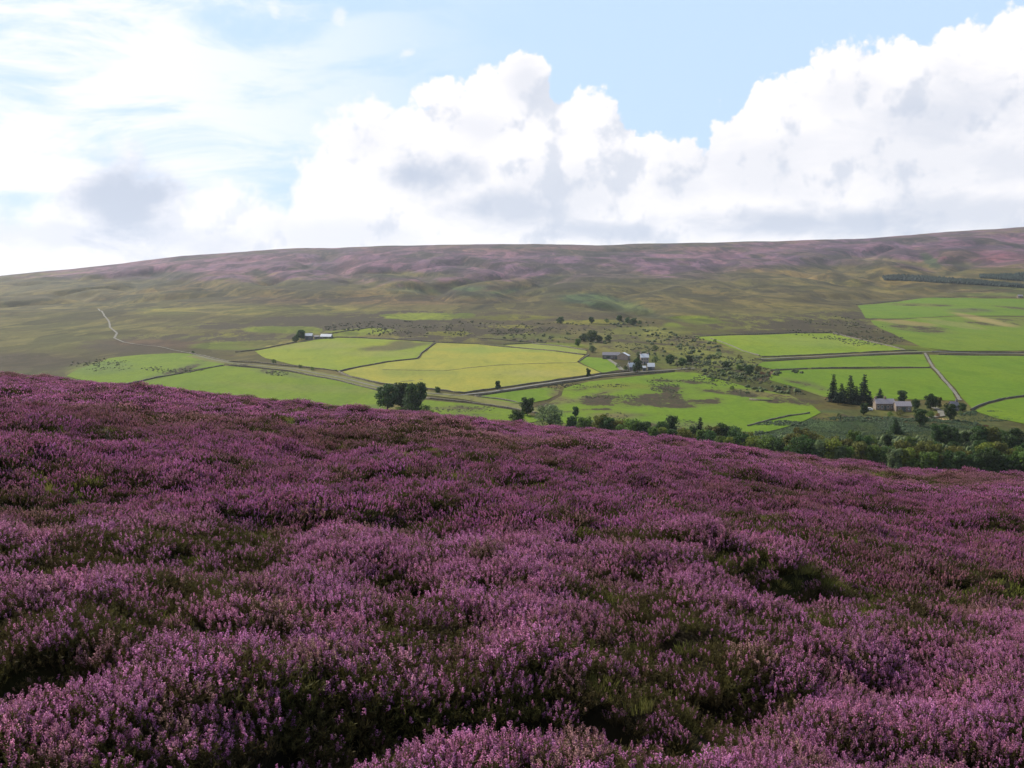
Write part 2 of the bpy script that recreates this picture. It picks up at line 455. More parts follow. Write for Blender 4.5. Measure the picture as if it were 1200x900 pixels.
# patches of the moor: (centre px, row, half width, half height, tilt, colour, softness, rushes)
PATCH = [
    # purple heather on the fell
    (300, 310, 340, 20, .00, PURPLE, .5, None), (620, 306, 420, 26, 0, PURPLE, .45, None), (1070, 292, 260, 26, -.02, PURPLE, .5, None),
    (180, 335, 150, 6, .03, OLIVE, .6, None), (560, 341, 90, 6, 0, BRACKEN, .7, None), (600, 334, 70, 4, -.2, BROWN, .7, None),
    (470, 322, 60, 4, 0, OLIVE, .8, None), (690, 292, 200, 4, 0, (.12, .075, .085), .8, None), (1060, 309, 60, 5, .1, (.12, .11, .05), .7, None),
    (1140, 300, 60, 8, 0, (.16, .07, .12), .6, None), (1000, 318, 160, 8, .0, (.14, .115, .045), .6, None), (1080, 330, 120, 8, 0, (.13, .11, .04), .6, None),
    # olive and brown slopes
    (612, 342, 60, 3.5, -.35, (.045, .045, .022), .4, None), (560, 345, 60, 4, .1, (.05, .055, .026), .5, None), (520, 340, 24, 8, .5, (.05, .045, .03), .5, None), (715, 354, 46, 4, .25, (.05, .075, .03), .4, None), (675, 351, 22, 5, -.2, (.04, .05, .025), .5, None),
    (775, 372, 60, 4, .1, (.055, .06, .028), .5, .2), (205, 322, 40, 4, 0, (.06, .05, .045), .5, None), (305, 322, 16, 7, .4, (.055, .045, .04), .6, None), (1090, 305, 14, 8, .6, (.05, .07, .035), .5, None), (1060, 312, 40, 3, .2, (.09, .06, .07), .5, None),
    (330, 345, 200, 11, .04, (.125, .098, .040), .6, None), (120, 360, 150, 11, 0, (.13, .115, .038), .6, None),
    (60, 392, 110, 20, .0, (.118, .115, .034), .6, .12), (30, 425, 90, 12, .0, BROWN, .6, .4), (200, 366, 40, 5, 0, (.17, .165, .035), .7, None),
    (330, 363, 110, 8, .02, (.165, .155, .036), .6, None), (420, 352, 220, 5, .0, (.125, .085, .042), .7, None),
    (850, 345, 230, 16, 0, (.125, .105, .038), .6, None), (700, 352, 40, 8, .1, BRACKEN, .5, None), (730, 360, 35, 6, .2, (.09, .12, .04), .6, None),
    (920, 322, 80, 5, 0, (.15, .12, .05), .7, None), (760, 330, 60, 4, 0, (.10, .095, .04), .7, None), (1000, 350, 120, 8, 0, (.10, .088, .036), .6, .3),
    # darker brown bands along the foot, broken by rushes
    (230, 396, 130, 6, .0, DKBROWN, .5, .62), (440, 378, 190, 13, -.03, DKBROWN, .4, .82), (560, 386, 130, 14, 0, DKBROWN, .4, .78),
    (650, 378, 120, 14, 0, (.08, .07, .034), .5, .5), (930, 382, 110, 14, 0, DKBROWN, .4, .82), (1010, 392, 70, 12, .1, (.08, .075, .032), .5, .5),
    (60, 445, 60, 12, 0, (.09, .09, .035), .5, .4), (155, 405, 60, 9, .0, BROWN, .5, .5), (200, 403, 90, 4, .03, (.09, .062, .04), .5, .3),
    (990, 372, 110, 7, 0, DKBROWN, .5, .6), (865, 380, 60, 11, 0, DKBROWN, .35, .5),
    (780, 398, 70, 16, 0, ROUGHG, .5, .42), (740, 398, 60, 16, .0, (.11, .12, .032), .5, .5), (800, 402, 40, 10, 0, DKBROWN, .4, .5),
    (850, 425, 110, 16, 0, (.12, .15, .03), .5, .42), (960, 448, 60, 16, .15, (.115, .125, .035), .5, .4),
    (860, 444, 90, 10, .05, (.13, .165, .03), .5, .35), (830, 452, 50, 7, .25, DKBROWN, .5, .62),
    # scattered bright grass
    (490, 371, 48, 4.6, 0, PASTURE, .25, .22), (545, 370, 10, 3, 0, PASTURE, .3, .2), (335, 386, 48, 5, 0, PASTURE, .3, .3),
    (425, 389, 40, 4.5, -.04, PASTURE, .3, .28), (530, 391, 28, 3.5, 0, ROUGHG, .3, .3), (600, 372, 40, 3, 0, ROUGHG, .4, .4),
    (280, 405, 50, 4, 0, PASTURE, .35, .3), (620, 395, 60, 6, 0, (.11, .13, .03), .4, .45), (820, 376, 36, 5, .05, PASTURE, .25, .25),
    (790, 384, 12, 7, .2, PASTURE, .3, .3), (700, 378, 44, 3, 0, ROUGHG, .35, .3), (640, 404, 60, 3.5, .02, PASTURE, .3, .25),
    (590, 383, 50, 3, 0, ROUGHG, .4, .5), (760, 388, 50, 5, 0, (.15, .165, .035), .35, .3), (1000, 400, 50, 4, .12, ROUGHG, .4, .3),
    (1060, 408, 36, 3.5, .08, PASTURE, .3, .3), (255, 392, 34, 2.4, 0, ROUGHG, .3, .4),
    (1180, 342, 60, 6, 0, (.12, .15, .035), .4, .2), (1150, 341, 60, 2.4, 0, TAN, .5, None),
    # the stream side and bracken banks on the right
    (760, 500, 240, 14, 0, (.11, .14, .035), .4, .35), (900, 500, 70, 10, 0, PASTURE, .4, .15), (1010, 505, 150, 20, 0, BRACKEN, .35, .2), (1130, 530, 160, 34, 0, (.075, .1, .03), .4, .2),
    (1080, 486, 70, 10, 0, (.12, .13, .04), .4, .25), (1160, 487, 60, 8, 0, (.11, .12, .04), .4, .3), (975, 489, 30, 4, .05, (.115, .12, .035), .4, .4), (1145, 522, 14, 6, 0, PASTURE, .3, .1),
    (1120, 517, 12, 5, 0, PASTURE, .3, .1), (975, 467, 12, 3.5, .35, (.30, .16, .10), .3, None), (880, 452, 22, 3, .1, (.11, .12, .03), .4, .3),
    (900, 441, 14, 5, -.3, (.19, .13, .08), .4, .2), (1045, 492, 30, 3, 0, (.16, .11, .06), .4, None), (1095, 491, 26, 2, .12, (.28, .22, .14), .4, None),
]
# rough and tinted patches that lie on the fields as well
RG = (.105, .130, .020)
OVER = [
    (462, 407, 42, 4.2, -.1, (.105, .088, .042), .25, .25), (470, 403, 20, 4.5, 0, (.105, .088, .042), .3, .25),  # browner patch across the green meadow
    (720, 471, 62, 4.6, .0, RG, .3, .58), (790, 472, 48, 6.0, .02, RG, .25, .74), (830, 472, 20, 4, -.2, RG, .25, .7),
    (785, 456, 22, 4.5, 0, RG, .4, .62), (745, 464, 70, 2.4, -.03, RG, .4, .6), (700, 480, 60, 1.8, -.06, RG, .4, .6), (690, 455, 40, 2, -.1, RG, .4, .5), (860, 461, 60, 3, .12, RG, .4, .6), (800, 447, 40, 2.5, .05, RG, .4, .55), (652, 462, 7, 12, .2, (.12, .10, .05), .3, .5), (640, 475, 20, 4, -.2, (.12, .105, .05), .4, .5),
    (690, 465, 34, 2, -.25, (.12, .11, .05), .4, .5), (730, 452, 40, 3, 0, ROUGHG, .5, .36), (640, 482, 14, 8, 0, (.12, .13, .05), .5, .3),
    (725, 487, 40, 4, 0, (.12, .10, .05), .4, .4), (760, 500, 90, 6, 0, (.12, .135, .04), .5, .45), (900, 463, 55, 4, .15, (.12, .10, .045), .35, .6),
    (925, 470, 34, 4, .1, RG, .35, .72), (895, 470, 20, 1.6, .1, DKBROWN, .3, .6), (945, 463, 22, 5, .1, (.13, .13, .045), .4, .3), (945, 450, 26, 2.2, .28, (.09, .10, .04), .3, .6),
    (540, 478, 30, 2.6, 0, (.10, .095, .04), .4, .5), (520, 487, 60, 3, 0, (.10, .12, .04), .5, .4), (205, 435, 40, 4, -.3, (.10, .12, .03), .5, .5), (330, 438, 30, 3, .15, (.1, .12, .03), .5, .45),
    (120, 432, 40, 8, 0, (.11, .14, .03), .5, .35), (370, 455, 120, 4, .05, (.145, .165, .03), .6, None),
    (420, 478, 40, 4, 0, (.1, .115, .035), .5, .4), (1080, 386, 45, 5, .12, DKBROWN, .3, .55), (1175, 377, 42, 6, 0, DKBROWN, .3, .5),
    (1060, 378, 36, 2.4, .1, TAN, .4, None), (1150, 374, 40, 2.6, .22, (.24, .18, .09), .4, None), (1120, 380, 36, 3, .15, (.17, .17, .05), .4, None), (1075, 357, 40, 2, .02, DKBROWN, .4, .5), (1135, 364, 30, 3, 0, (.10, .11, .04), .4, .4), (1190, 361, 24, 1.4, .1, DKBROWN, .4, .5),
    (360, 404, 60, 5, 0, (.21, .20, .05), .6, None), (440, 415, 60, 4, 0, (.20, .20, .045), .6, None), (620, 410, 60, 2.5, 0, (.22, .22, .055), .6, None), (560, 410, 50, 4, 0, (.21, .22, .05), .6, None),
    (480, 436, 60, 5, 0, (.21, .20, .05), .6, None), (640, 438, 60, 5, 0, (.28, .23, .07), .6, None), (960, 402, 60, 6, 0, (.165, .195, .035), .7, None),
]

def paint(X, Y, Z, base, rough, patches):
    px, py = project(X, Y, Z)
    w1 = (fbm(X, Y, 90, 4, 101) - .5); w2 = (fbm(X, Y, 22, 3, 111) - .5)
    for cx, cy, rx, ry, tilt, colr, soft, ru in patches:
        dx = px - cx; dy = py - cy - tilt * dx
        d = np.sqrt((dx / rx) ** 2 + (dy / ry) ** 2)
        near_ = d < 1.8
        if not near_.any(): continue
        w = 1 - sstep(1 - soft, 1 + soft * .6, d + 1.0 * w1 + .5 * w2)
        w = np.where(near_, w, 0)[:, None]
        base += (np.array(colr) - base) * w
        rough += ((ru or 0.) - rough) * w[:, 0]
    return base, rough

def cover_of(X, Y, Z, field=None, over=True):
    n = len(X)
    if field is None:
        base = np.tile(np.array((.105, .095, .035)), (n, 1)); rough = np.full(n, .25)
        base, rough = paint(X, Y, Z, base, rough, PATCH)
    else:
        base = np.tile(np.array(field, float), (n, 1)); rough = np.full(n, .0)
    if over: base, rough = paint(X, Y, Z, base, rough, OVER)
    # streaks of burnt and regrown heather on the far fell
    if field is None:
        s = fbm(X, Y * .6, 210, 5, 131, .62)
        far = sstep(1500, 2300, Y)[:, None]
        k1 = sstep(.52, .60, s)[:, None] * far * .6
        k2 = (1 - sstep(.40, .46, s))[:, None] * far * .6
        base = base + (np.array((.062, .060, .030)) - base) * k1
        base = base * (1 - k2) + base * np.array((1.4, 1.25, 1.1)) * k2
    return np.concatenate([base, (np.clip(rough, 0, .98) + (field is None))[:, None]], 1)

# ------------------------------------------------------------------ the ground: one sheet
def build_ground():
    fr = np.radians(np.arange(-34, 34.001, .085))
    left = np.radians(np.concatenate([np.arange(-180, -60, 3), np.arange(-60, -34, .5)]))
    right = -left[::-1][:-1]
    th = np.concatenate([left, fr, right])
    r = np.concatenate([[.3, .8, 1.3], np.exp(np.arange(math.log(1.6), math.log(75), .017)), np.exp(np.linspace(math.log(77), math.log(330), 30)),
                        np.exp(np.linspace(math.log(335), math.log(4300), 520)), [4600, 5000, 5500, 6000]])
    T, Rr = np.meshgrid(th, r)
    X, Y = Rr * np.sin(T), Rr * np.cos(T)
    X = X.ravel(); Y = Y.ravel()
    Z = height(X, Y)
    n, m = len(r), len(th)
    c0 = float(height(np.array([0.]), np.array([0.]))[0])
    V = np.concatenate([np.stack([X, Y, Z], 1), [[0, 0, c0]]])
    i, j = np.meshgrid(np.arange(n - 1), np.arange(m), indexing='ij')
    j2 = (j + 1) % m
    q = np.stack([i * m + j, i * m + j2, (i + 1) * m + j2, (i + 1) * m + j], -1).reshape(-1, 4)
    q = q[:, ::-1]
    tri = [(n * m, (k + 1) % m, k) for k in range(m)]
    cov = cover_of(V[:, 0], V[:, 1], V[:, 2])
    rr = np.hypot(V[:, 0], V[:, 1])
    # dark peat and moss under the near heather
    peat = np.array((.024, .020, .013, 1.)); moss = np.array((.035, .036, .014, 1.))
    k = sstep(.45, .6, fbm(V[:, 0], V[:, 1], 2.2, 3, 141))[:, None]
    nearc = peat * (1 - k) + moss * k
    w = (1 - sstep(90, 200, rr))[:, None]
    mw = ((1 - sstep(300, 360, rr)) * sstep(60, 120, rr))[:, None]
    cov = cov * (1 - mw) + np.array((.11, .06, .08, 1.2)) * mw
    nearc = nearc + (np.array((.17, .19, .035, 1.)) - nearc) * np.clip(hollow_field(V[:, 0], V[:, 1])[2], 0, 1)[:, None]
    cov = cov * (1 - w) + nearc * w
    back = ((V[:, 1] < 50) & (rr > 45))
    cov[back] = (.12, .06, .09, 1.15)
    me = pymesh('ground', V, np.concatenate([q]), COVER, True, cov)
    # close the small hole under the camera
    me2 = pymesh('ground_cap', np.concatenate([V[:m], V[-1:]]), np.array([((k + 1) % m, k, m) for k in range(m)])[:, ::-1], COVER, True, np.concatenate([cov[:m], cov[-1:]]))
    bm = bmesh.new(); bm.from_mesh(me); bm.from_mesh(me2); bm.to_mesh(me); bm.free()
    bpy.data.meshes.remove(me2)
    tag(link('ground', me), kind='structure')
build_ground()

# ------------------------------------------------------------------ fields, tracks
def resample(pts, step, closed=False, wob=0, seed=0):
    pts = [Vector(p) for p in pts]
    if closed: pts = pts + [pts[0]]
    out = []
    for a, b in zip(pts, pts[1:]):
        n = max(1, int((b - a).length / step))
        for k in range(n): out.append(a.lerp(b, k / n))
    if not closed: out.append(pts[-1])
    if wob:
        A = np.array([[p.x, p.y] for p in out])
        A[:, 0] += wob * (fbm(A[:, 0], A[:, 1], 25, 3, seed) - .5) * 2
        A[:, 1] += wob * (fbm(A[:, 0] + 99, A[:, 1], 25, 3, seed + 5) - .5) * 2
        out = [Vector((a[0], a[1])) for a in A]
    return out

def sheet(name, poly_px, colr, lift=.22, step=7., label=None, mat=None, wob=.8, over=True):
    poly = [Vector(at(*p)) for p in poly_px]
    edge = resample(poly, 6, True, wob, 3)
    E = np.array([[p.x, p.y] for p in edge])
    x0, y0 = E.min(0); x1, y1 = E.max(0)
    gx, gy = np.meshgrid(np.arange(x0, x1, step), np.arange(y0, y1, step * 1.3))
    gx = gx.ravel() + rng.uniform(-.3, .3, gx.size) * step; gy = gy.ravel() + rng.uniform(-.3, .3, gy.size) * step
    inside = np.zeros(len(gx), bool)
    j = len(E) - 1
    for i in range(len(E)):
        xi, yi, xj, yj = *E[i], *E[j]
        c = ((yi > gy) != (yj > gy)) & (gx < (xj - xi) * (gy - yi) / (yj - yi + 1e-12) + xi)
        inside ^= c; j = i
    pts = [Vector((a, b)) for a, b in zip(gx[inside], gy[inside])]
    n = len(edge)
    res = delaunay_2d_cdt(edge + pts, [], [list(range(n))], 1, 1e-4)
    V2, faces = res[0], res[2]
    X = np.array([v.x for v in V2]); Y = np.array([v.y for v in V2]); Z = height(X, Y) + lift
    me = pymesh(name, np.stack([X, Y, Z], 1), np.array(faces), mat or COVER, True, cover_of(X, Y, Z, colr, over))
    if len(me.polygons) and me.polygons[0].normal.z < 0: me.flip_normals()
    return tag(link(name, me), kind='structure')

FIELDS = [
    ([(78, 441), (100, 430), (128, 420), (165, 416), (205, 414), (222, 414.5), (268, 424.5), (262, 428), (182, 442.5), (143, 451.5), (110, 449)], (.132, .168, .014)),
    ([(147, 453), (182, 444), (263, 429), (300, 432), (340, 436.5), (398, 447), (442, 458), (450, 462), (452, 482), (430, 487), (380, 478), (300, 470), (220, 462)], (.130, .168, .013)),
    ([(298, 411.5), (342, 403.5), (360, 399), (395, 396), (430, 397), (470, 399), (508, 401.5), (492, 415), (489, 419.5), (455, 423.5), (425, 428.5), (398, 435), (372, 431.5), (340, 427), (312, 420)], HAYG),
    ([(512, 402), (560, 403.5), (600, 407.8), (650, 412), (684, 416.5), (676, 424.5), (688, 430), (704, 437), (660, 443), (640, 447), (600, 452.5), (545, 460.5), (495, 454.5), (445, 448.5), (410, 440.5), (402, 436), (425, 430.5), (455, 425), (491, 421), (495, 416)], HAY),
    ([(590, 404.5), (622, 403), (660, 407), (688, 411.5), (687, 415.2), (650, 410.8), (600, 406.3)], (.21, .20, .05)),
    ([(679, 424), (687, 418.5), (710, 420), (722, 426), (731, 432.5), (707, 437.3), (692, 431)], (.130, .18, .015)),
    ([(553, 466), (600, 459), (640, 454.5), (655, 456), (654, 463), (640, 469), (615, 473.5), (600, 472.5), (575, 470.5)], (.115, .165, .012)),
    ([(660, 455.5), (690, 447.5), (740, 442), (790, 436.5), (815, 437), (850, 447), (880, 455), (925, 463), (950, 474), (962, 484), (935, 497), (900, 506), (850, 514), (790, 512), (740, 508), (700, 500), (664, 497), (636, 490), (640, 474), (658, 464)], (.120, .170, .012)),
    ([(498, 469), (550, 473.5), (602, 481), (640, 492), (600, 500), (540, 497), (470, 490), (486, 478)], (.118, .162, .013)),
    ([(815, 395), (848, 393.7), (880, 393), (930, 391), (975, 390.7), (1020, 401), (1060, 411), (1000, 413.5), (940, 417), (893, 417.3), (868, 412), (848, 404)], (.165, .200, .017)),
    ([(893, 424.5), (1000, 418), (1082, 415.5), (1090, 430.3), (1060, 431), (955, 431.3), (905, 433), (888, 429)], (.115, .165, .012)),
    ([(906, 435), (955, 433), (1060, 432.5), (1091, 432), (1102, 444), (1116, 459), (1122, 470), (1090, 469), (1025, 467), (965, 465.5), (935, 455), (900, 445)], (.110, .162, .011)),
    ([(1088, 416), (1125, 417), (1160, 417), (1230, 418), (1235, 461), (1200, 463), (1172, 467), (1152, 473), (1139, 479.5), (1131, 470), (1120, 456), (1108, 443), (1096, 430)], (.110, .162, .011)),
    ([(1142, 482), (1158, 474.5), (1178, 469), (1202, 466), (1240, 464), (1240, 498), (1200, 497), (1170, 491)], (.115, .165, .012)),
    ([(1005, 358), (1060, 352.5), (1130, 349), (1170, 350), (1240, 352), (1240, 371), (1180, 370), (1120, 370), (1060, 373.5), (1014, 373)], (.110, .160, .014)),
    ([(1020, 375.5), (1060, 374.5), (1118, 371), (1180, 371.5), (1240, 373), (1240, 411.5), (1200, 411), (1117, 411.5), (1082, 407.5), (1055, 396), (1030, 384)], (.120, .160, .014)),
]
for poly, colr in FIELDS: sheet('field', poly, colr)

def ribbon(name, line_px, width, mat, lift=.4, colr=None):
    pts = resample([Vector(at(*p)) for p in line_px], 5, False, .5, 9)
    V, Fc = [], []
    for i, p in enumerate(pts):
        d = (pts[min(i + 1, len(pts) - 1)] - pts[max(i - 1, 0)]).normalized()
        s = Vector((-d.y, d.x)) * (width / 2 * (1 + .12 * random.uniform(-1, 1)))
        for q in (-1, -.33, .33, 1): V.append((p.x + s.x * q, p.y + s.y * q))
        if i: Fc += [((i - 1) * 4 + k, i * 4 + k, i * 4 + k + 1, (i - 1) * 4 + k + 1) for k in range(3)]
    A = np.array(V); Z = height(A[:, 0], A[:, 1]) + lift
    cv = cover_of(A[:, 0], A[:, 1], Z, colr, False) if colr else None
    if colr: cv[:, 3] = .28
    me = pymesh(name, np.stack([A[:, 0], A[:, 1], Z], 1), np.array(Fc), mat, True, cv)
    if me.polygons[0].normal.z < 0: me.flip_normals()
    return tag(link(name, me), kind='structure')

# wide grassy lane between its walls, with a worn track along it
ribbon('verge', [(225, 417.5), (268, 426), (300, 428.5), (345, 433), (402, 443.5), (445, 454.5), (497, 461), (545, 466), (600, 475.5), (640, 484)], 12, COVER, .3, (.15, .135, .055))
ribbon('track', [(225, 416.8), (268, 425.5), (300, 428.5), (345, 433), (402, 443.8), (445, 454.5), (497, 461), (540, 464.5)], 1.9, TRACK, .5)
ribbon('road', [(540, 463.5), (572, 460.2), (600, 456), (640, 450), (672, 445.5), (704, 440.3), (740, 437), (790, 433.8), (815, 432)], 2.7, TARMAC, .5)
ribbon('track', [(115, 362), (122, 370), (128, 377), (129, 384), (137, 391), (134, 396.5), (145, 401.5), (157, 403.5)], 2.1, TRACK, .5)
ribbon('track', [(157, 403.5), (185, 406.5), (226, 415)], 1.3, TRACK, .5)
ribbon('road', [(888, 421.2), (940, 419), (1000, 416), (1060, 413.2), (1084, 412.6), (1125, 414), (1160, 414.6), (1240, 415)], 3.2, TARMAC, .5)
ribbon('track', [(1084, 414), (1092, 429), (1105, 444), (1117, 458), (1126, 470)], 1.9, TRACK, .5)
ribbon('track', [(1094, 478), (1102, 482), (1104, 488), (1085, 491)], 3., TRACK, .5)
ribbon('track', [(712, 421), (722, 427), (728, 434), (742, 436)], 3., TRACK, .5)

# ------------------------------------------------------------------ dry stone walls
def stone_wall(line_px, label, h=.9, group='dry stone walls between the fields', seed=0):
    pts = resample([Vector(at(*p)) for p in line_px], 3.5, False, .5, 13 + seed)
    V, Fc = [], []
    A = np.array([[p.x, p.y] for p in pts]); Zg = height(A[:, 0], A[:, 1])
    prof = [(-.42, -.3), (-.38, .55), (-.22, 1.), (.22, 1.), (.38, .55), (.42, -.3)]
    for i, p in enumerate(pts):
        d = (pts[min(i + 1, len(pts) - 1)] - pts[max(i - 1, 0)]).normalized()
        s = Vector((-d.y, d.x)); hh = h * random.uniform(.78, 1.12)
        if random.random() < .03: hh *= .5
        for a, b in prof:
            a *= random.uniform(.9, 1.15)
            V.append((p.x + s.x * a, p.y + s.y * a, Zg[i] + b * hh))
        if i: Fc += [((i - 1) * 6 + k, i * 6 + k, i * 6 + k + 1, (i - 1) * 6 + k + 1) for k in range(5)]
    c = A.mean(0); z0 = float(Zg.mean())
    me = pymesh('stone_wall', np.array(V) - np.array([c[0], c[1], z0]), np.array(Fc), STONE_WALL)
    n = len(pts) - 1
    bm = bmesh.new(); bm.from_mesh(me); bm.verts.ensure_lookup_table()
    for k in (0, n * 6): bm.faces.new([bm.verts[k + q] for q in range(6)])
    bmesh.ops.recalc_face_normals(bm, faces=bm.faces); bm.to_mesh(me); bm.free()
    o = link('stone_wall', me); o.location = (c[0], c[1], z0)
    return tag(o, label, 'wall', group)

WALLS = [
    ([(143, 452), (182, 443.2), (225, 436), (262, 428.7)], 'dark stone wall splitting the left green pasture in two'),
    ([(222, 414), (245, 419), (270, 424.3), (300, 425), (350, 430), (395, 435)], 'stone wall on the upper side of the lane below the small left farm', ),
    ([(268, 428.5), (300, 431), (340, 435.3), (400, 447), (442, 457.6), (450, 460)], 'stone wall on the lower side of the lane above the left green pasture'),
    ([(276, 413), (300, 410.5), (322, 406), (342, 402)], 'stone wall running up to the trees of the small left farm'),
    ([(396, 436), (425, 429.4), (455, 424.2), (488, 420.8), (492, 417), (494, 414), (510, 402)], 'crooked stone wall between the green meadow and the yellow hayfield'),
    ([(397, 436), (410, 441.7), (445, 449.5), (470, 452.5), (495, 455.4), (543, 461)], 'stone wall along the lower left edge of the yellow hayfield'),
    ([(543, 461), (600, 453.2), (640, 447.7), (672, 443.4), (704, 438.2), (735, 435.4)], 'stone wall between the yellow hayfield and the farm road'),
    ([(556, 464.5), (600, 458.2), (640, 452.3), (672, 447.6), (704, 442.4), (740, 439.4), (790, 435.6)], 'stone wall on the near side of the road to the middle farm'),
    ([(500, 467), (550, 472), (602, 479.5), (630, 485)], 'stone wall on the near side of the grassy lane past the tree clump'),
    ([(556, 465), (585, 468.5), (612, 473)], 'short stone wall between the lane and the small paddock'),
    ([(512, 401.6), (560, 403.4), (600, 407.2), (650, 411.8), (686, 416)], 'stone wall along the far edge of the yellow hayfield'),
    ([(590, 404), (622, 402.4), (660, 406.2), (688, 411)], 'stone wall above the narrow pale strip behind the hayfield'),
    ([(448, 433.6), (490, 434.4), (525, 434.4), (550, 431.3), (600, 427.3), (640, 426), (676, 425.5)], 'low tumbled stone wall crossing the middle of the hayfield'),
    ([(470, 447.5), (482, 446.8), (495, 445)], 'short ruined bit of stone wall in the hayfield above the tree clump'),
    ([(678, 424.5), (686, 418.6), (690, 416)], 'short stone wall dividing the hayfield from the farm paddock'),
    ([(342, 402), (358, 400.4), (374, 397.5), (395, 395.4), (430, 396.3), (470, 398.4), (510, 401)], 'stone wall behind the green meadow right of the small left farm'),
    ([(385, 391.5), (410, 387.5), (440, 383.5)], 'stone wall climbing away behind the small left farm'),
    ([(813, 395), (848, 393), (880, 392), (930, 390.2), (975, 390), (1020, 400.5), (1062, 411)], 'stone wall round the far side of the pale green meadow'),
    ([(833, 397), (845, 401), (858, 406), (872, 412), (890, 417)], 'broken hedge wall down the left side of the pale green meadow', ),
    ([(893, 418.6), (940, 416.8), (1000, 413.8), (1060, 411), (1075, 411)], 'stone wall on the upper side of the right hand lane'),
    ([(893, 423.4), (940, 421.2), (1000, 417.8), (1060, 415), (1081, 414.3)], 'stone wall on the lower side of the right hand lane'),
    ([(1092, 412.5), (1120, 412.4), (1160, 413), (1240, 413.5)], 'stone wall above the lane beyond the farm track'),
    ([(1100, 416), (1125, 416), (1160, 417), (1240, 417.6)], 'stone wall below the lane beyond the farm track'),
    ([(905, 434.3), (930, 433), (946, 432.2)], 'short piece of stone wall left of the gap between the two right pastures'),
    ([(951, 432.2), (985, 431.4), (1030, 431), (1090, 431.2)], 'long dark stone wall between the two right pastures above the firs'),
    ([(1138, 481), (1147, 476), (1157, 472.6), (1175, 467.8), (1200, 464.5), (1240, 462)], 'curving stone wall at the lower right pasture'),
    ([(876, 500), (900, 493.5), (925, 488), (948, 484.8)], 'straight stone wall ending alone in the green pasture by the stream'),
    ([(878, 468.5), (890, 469.8), (904, 470.6)], 'short ragged stone wall amid rushes in the stream pasture'),
    ([(690, 380), (720, 380.5), (745, 381)], 'stone wall beside the far trees above the middle farm'),
    ([(560, 396.5), (600, 399.5), (640, 402)], 'stone wall below the rushy moor behind the hayfield'),
    ([(1003, 357), (1060, 351.5), (1130, 347.5), (1200, 349)], 'stone wall where the top right pastures meet the moor'),
    ([(1190, 338.5), (1150, 342), (1110, 343.5)], 'stone wall below the dark far plantation'),
]
for k, (ln, lb) in enumerate(WALLS): stone_wall(ln, lb, .45 if ('tumbled' in lb or 'ruined' in lb) else .9, seed=k)

# ------------------------------------------------------------------ trees
def leaf_mesh(name, centres, normals, size, mat, bright):
    n = len(centres)
    a = np.cross(normals, rng.normal(size=(n, 3))); a /= np.linalg.norm(a, axis=1)[:, None] + 1e-9
    b = np.cross(normals, a)
    s = size[:, None]
    V = np.stack([centres - a * s - b * s * .6, centres + a * s * .8 - b * s, centres + a * s + b * s * .7, centres - a * s * .7 + b * s], 1)
    V += rng.normal(size=V.shape) * s[:, None] * .18
    me = pymesh(name, V.reshape(-1, 3), np.arange(n * 4).reshape(-1, 4), mat)
    at_ = me.attributes.new('leaf', 'FLOAT', 'POINT')
    at_.data.foreach_set('value', np.repeat(bright, 4).astype(np.float32))
    return me

def broad_crown(seed, wide=1., low=.12, lobes=13, leaves=2300):
    """unit tree, one high; returns leaf centres, normals, limb tips"""
    r = np.random.default_rng(seed)
    cs, ns, br, tips = [], [], [], []
    for k in range(lobes):
        t = (k + .5) / lobes
        z = low + .16 + (1 - low - .30) * t + r.uniform(-.05, .05)
        env = .40 * wide * math.sin(math.pi * min(1, (z - low + .10) / (1.14 - low))) ** .7
        ang = k * 2.4 + r.uniform(-.5, .5)
        rr = env * r.uniform(.25, .85)
        c = np.array([math.cos(ang) * rr, math.sin(ang) * rr, z])
        rad = r.uniform(.12, .20) * (1.15 if wide > 1 else 1)
        tips.append(c)
        n = leaves // lobes
        d = r.normal(size=(n, 3)); d /= np.linalg.norm(d, axis=1)[:, None]
        q = c + d * (rad * np.array([1.1 * wide ** .5, 1.1 * wide ** .5, .85])) * (r.uniform(.35, 1.12, n) ** .6)[:, None]
        cs.append(q); ns.append(d + r.normal(size=(n, 3)) * .5)
        br.append(np.clip(r.uniform(.1, .8, n) + r.uniform(-.25, .25), 0, 1))
    cs, ns, br = np.concatenate(cs), np.concatenate(ns), np.concatenate(br)
    keep = cs[:, 2] > low * .5
    cs, ns, br = cs[keep], ns[keep], br[keep]
    cs[:, 2] *= .985 / cs[:, 2].max()
    ns /= np.linalg.norm(ns, axis=1)[:, None]
    return cs, ns, br, tips

def fir_crown(seed, wide=1.):
    r = np.random.default_rng(seed)
    cs, ns, br = [], [], []
    tiers = 16
    for k in range(tiers):
        z = .06 + .92 * (k / tiers) ** .92
        rad = (.31 * wide) * (1 - z) ** .85 * r.uniform(.78, 1.15) + .012
        m = max(7, int(24 * (1 - z) + 6))
        for j in range(m):
            ang = r.uniform(0, 2 * math.pi); L = rad * r.uniform(.65, 1.15)
            n = max(4, int(17 * (1 - z) + 3))
            t = r.uniform(.12, 1, n)
            q = np.stack([np.cos(ang) * L * t, np.sin(ang) * L * t, z - .05 * t * (1 - z) + r.normal(size=n) * .008], 1)
            q[:, :2] += r.normal(size=(n, 2)) * .012
            cs.append(q); ns.append(np.stack([r.normal(size=n) * .5, r.normal(size=n) * .5, np.ones(n)], 1)); br.append(r.uniform(0, .8, n))
    cs, ns, br = np.concatenate(cs), np.concatenate(ns), np.concatenate(br)
    ns /= np.linalg.norm(ns, axis=1)[:, None]
    return cs, ns, br

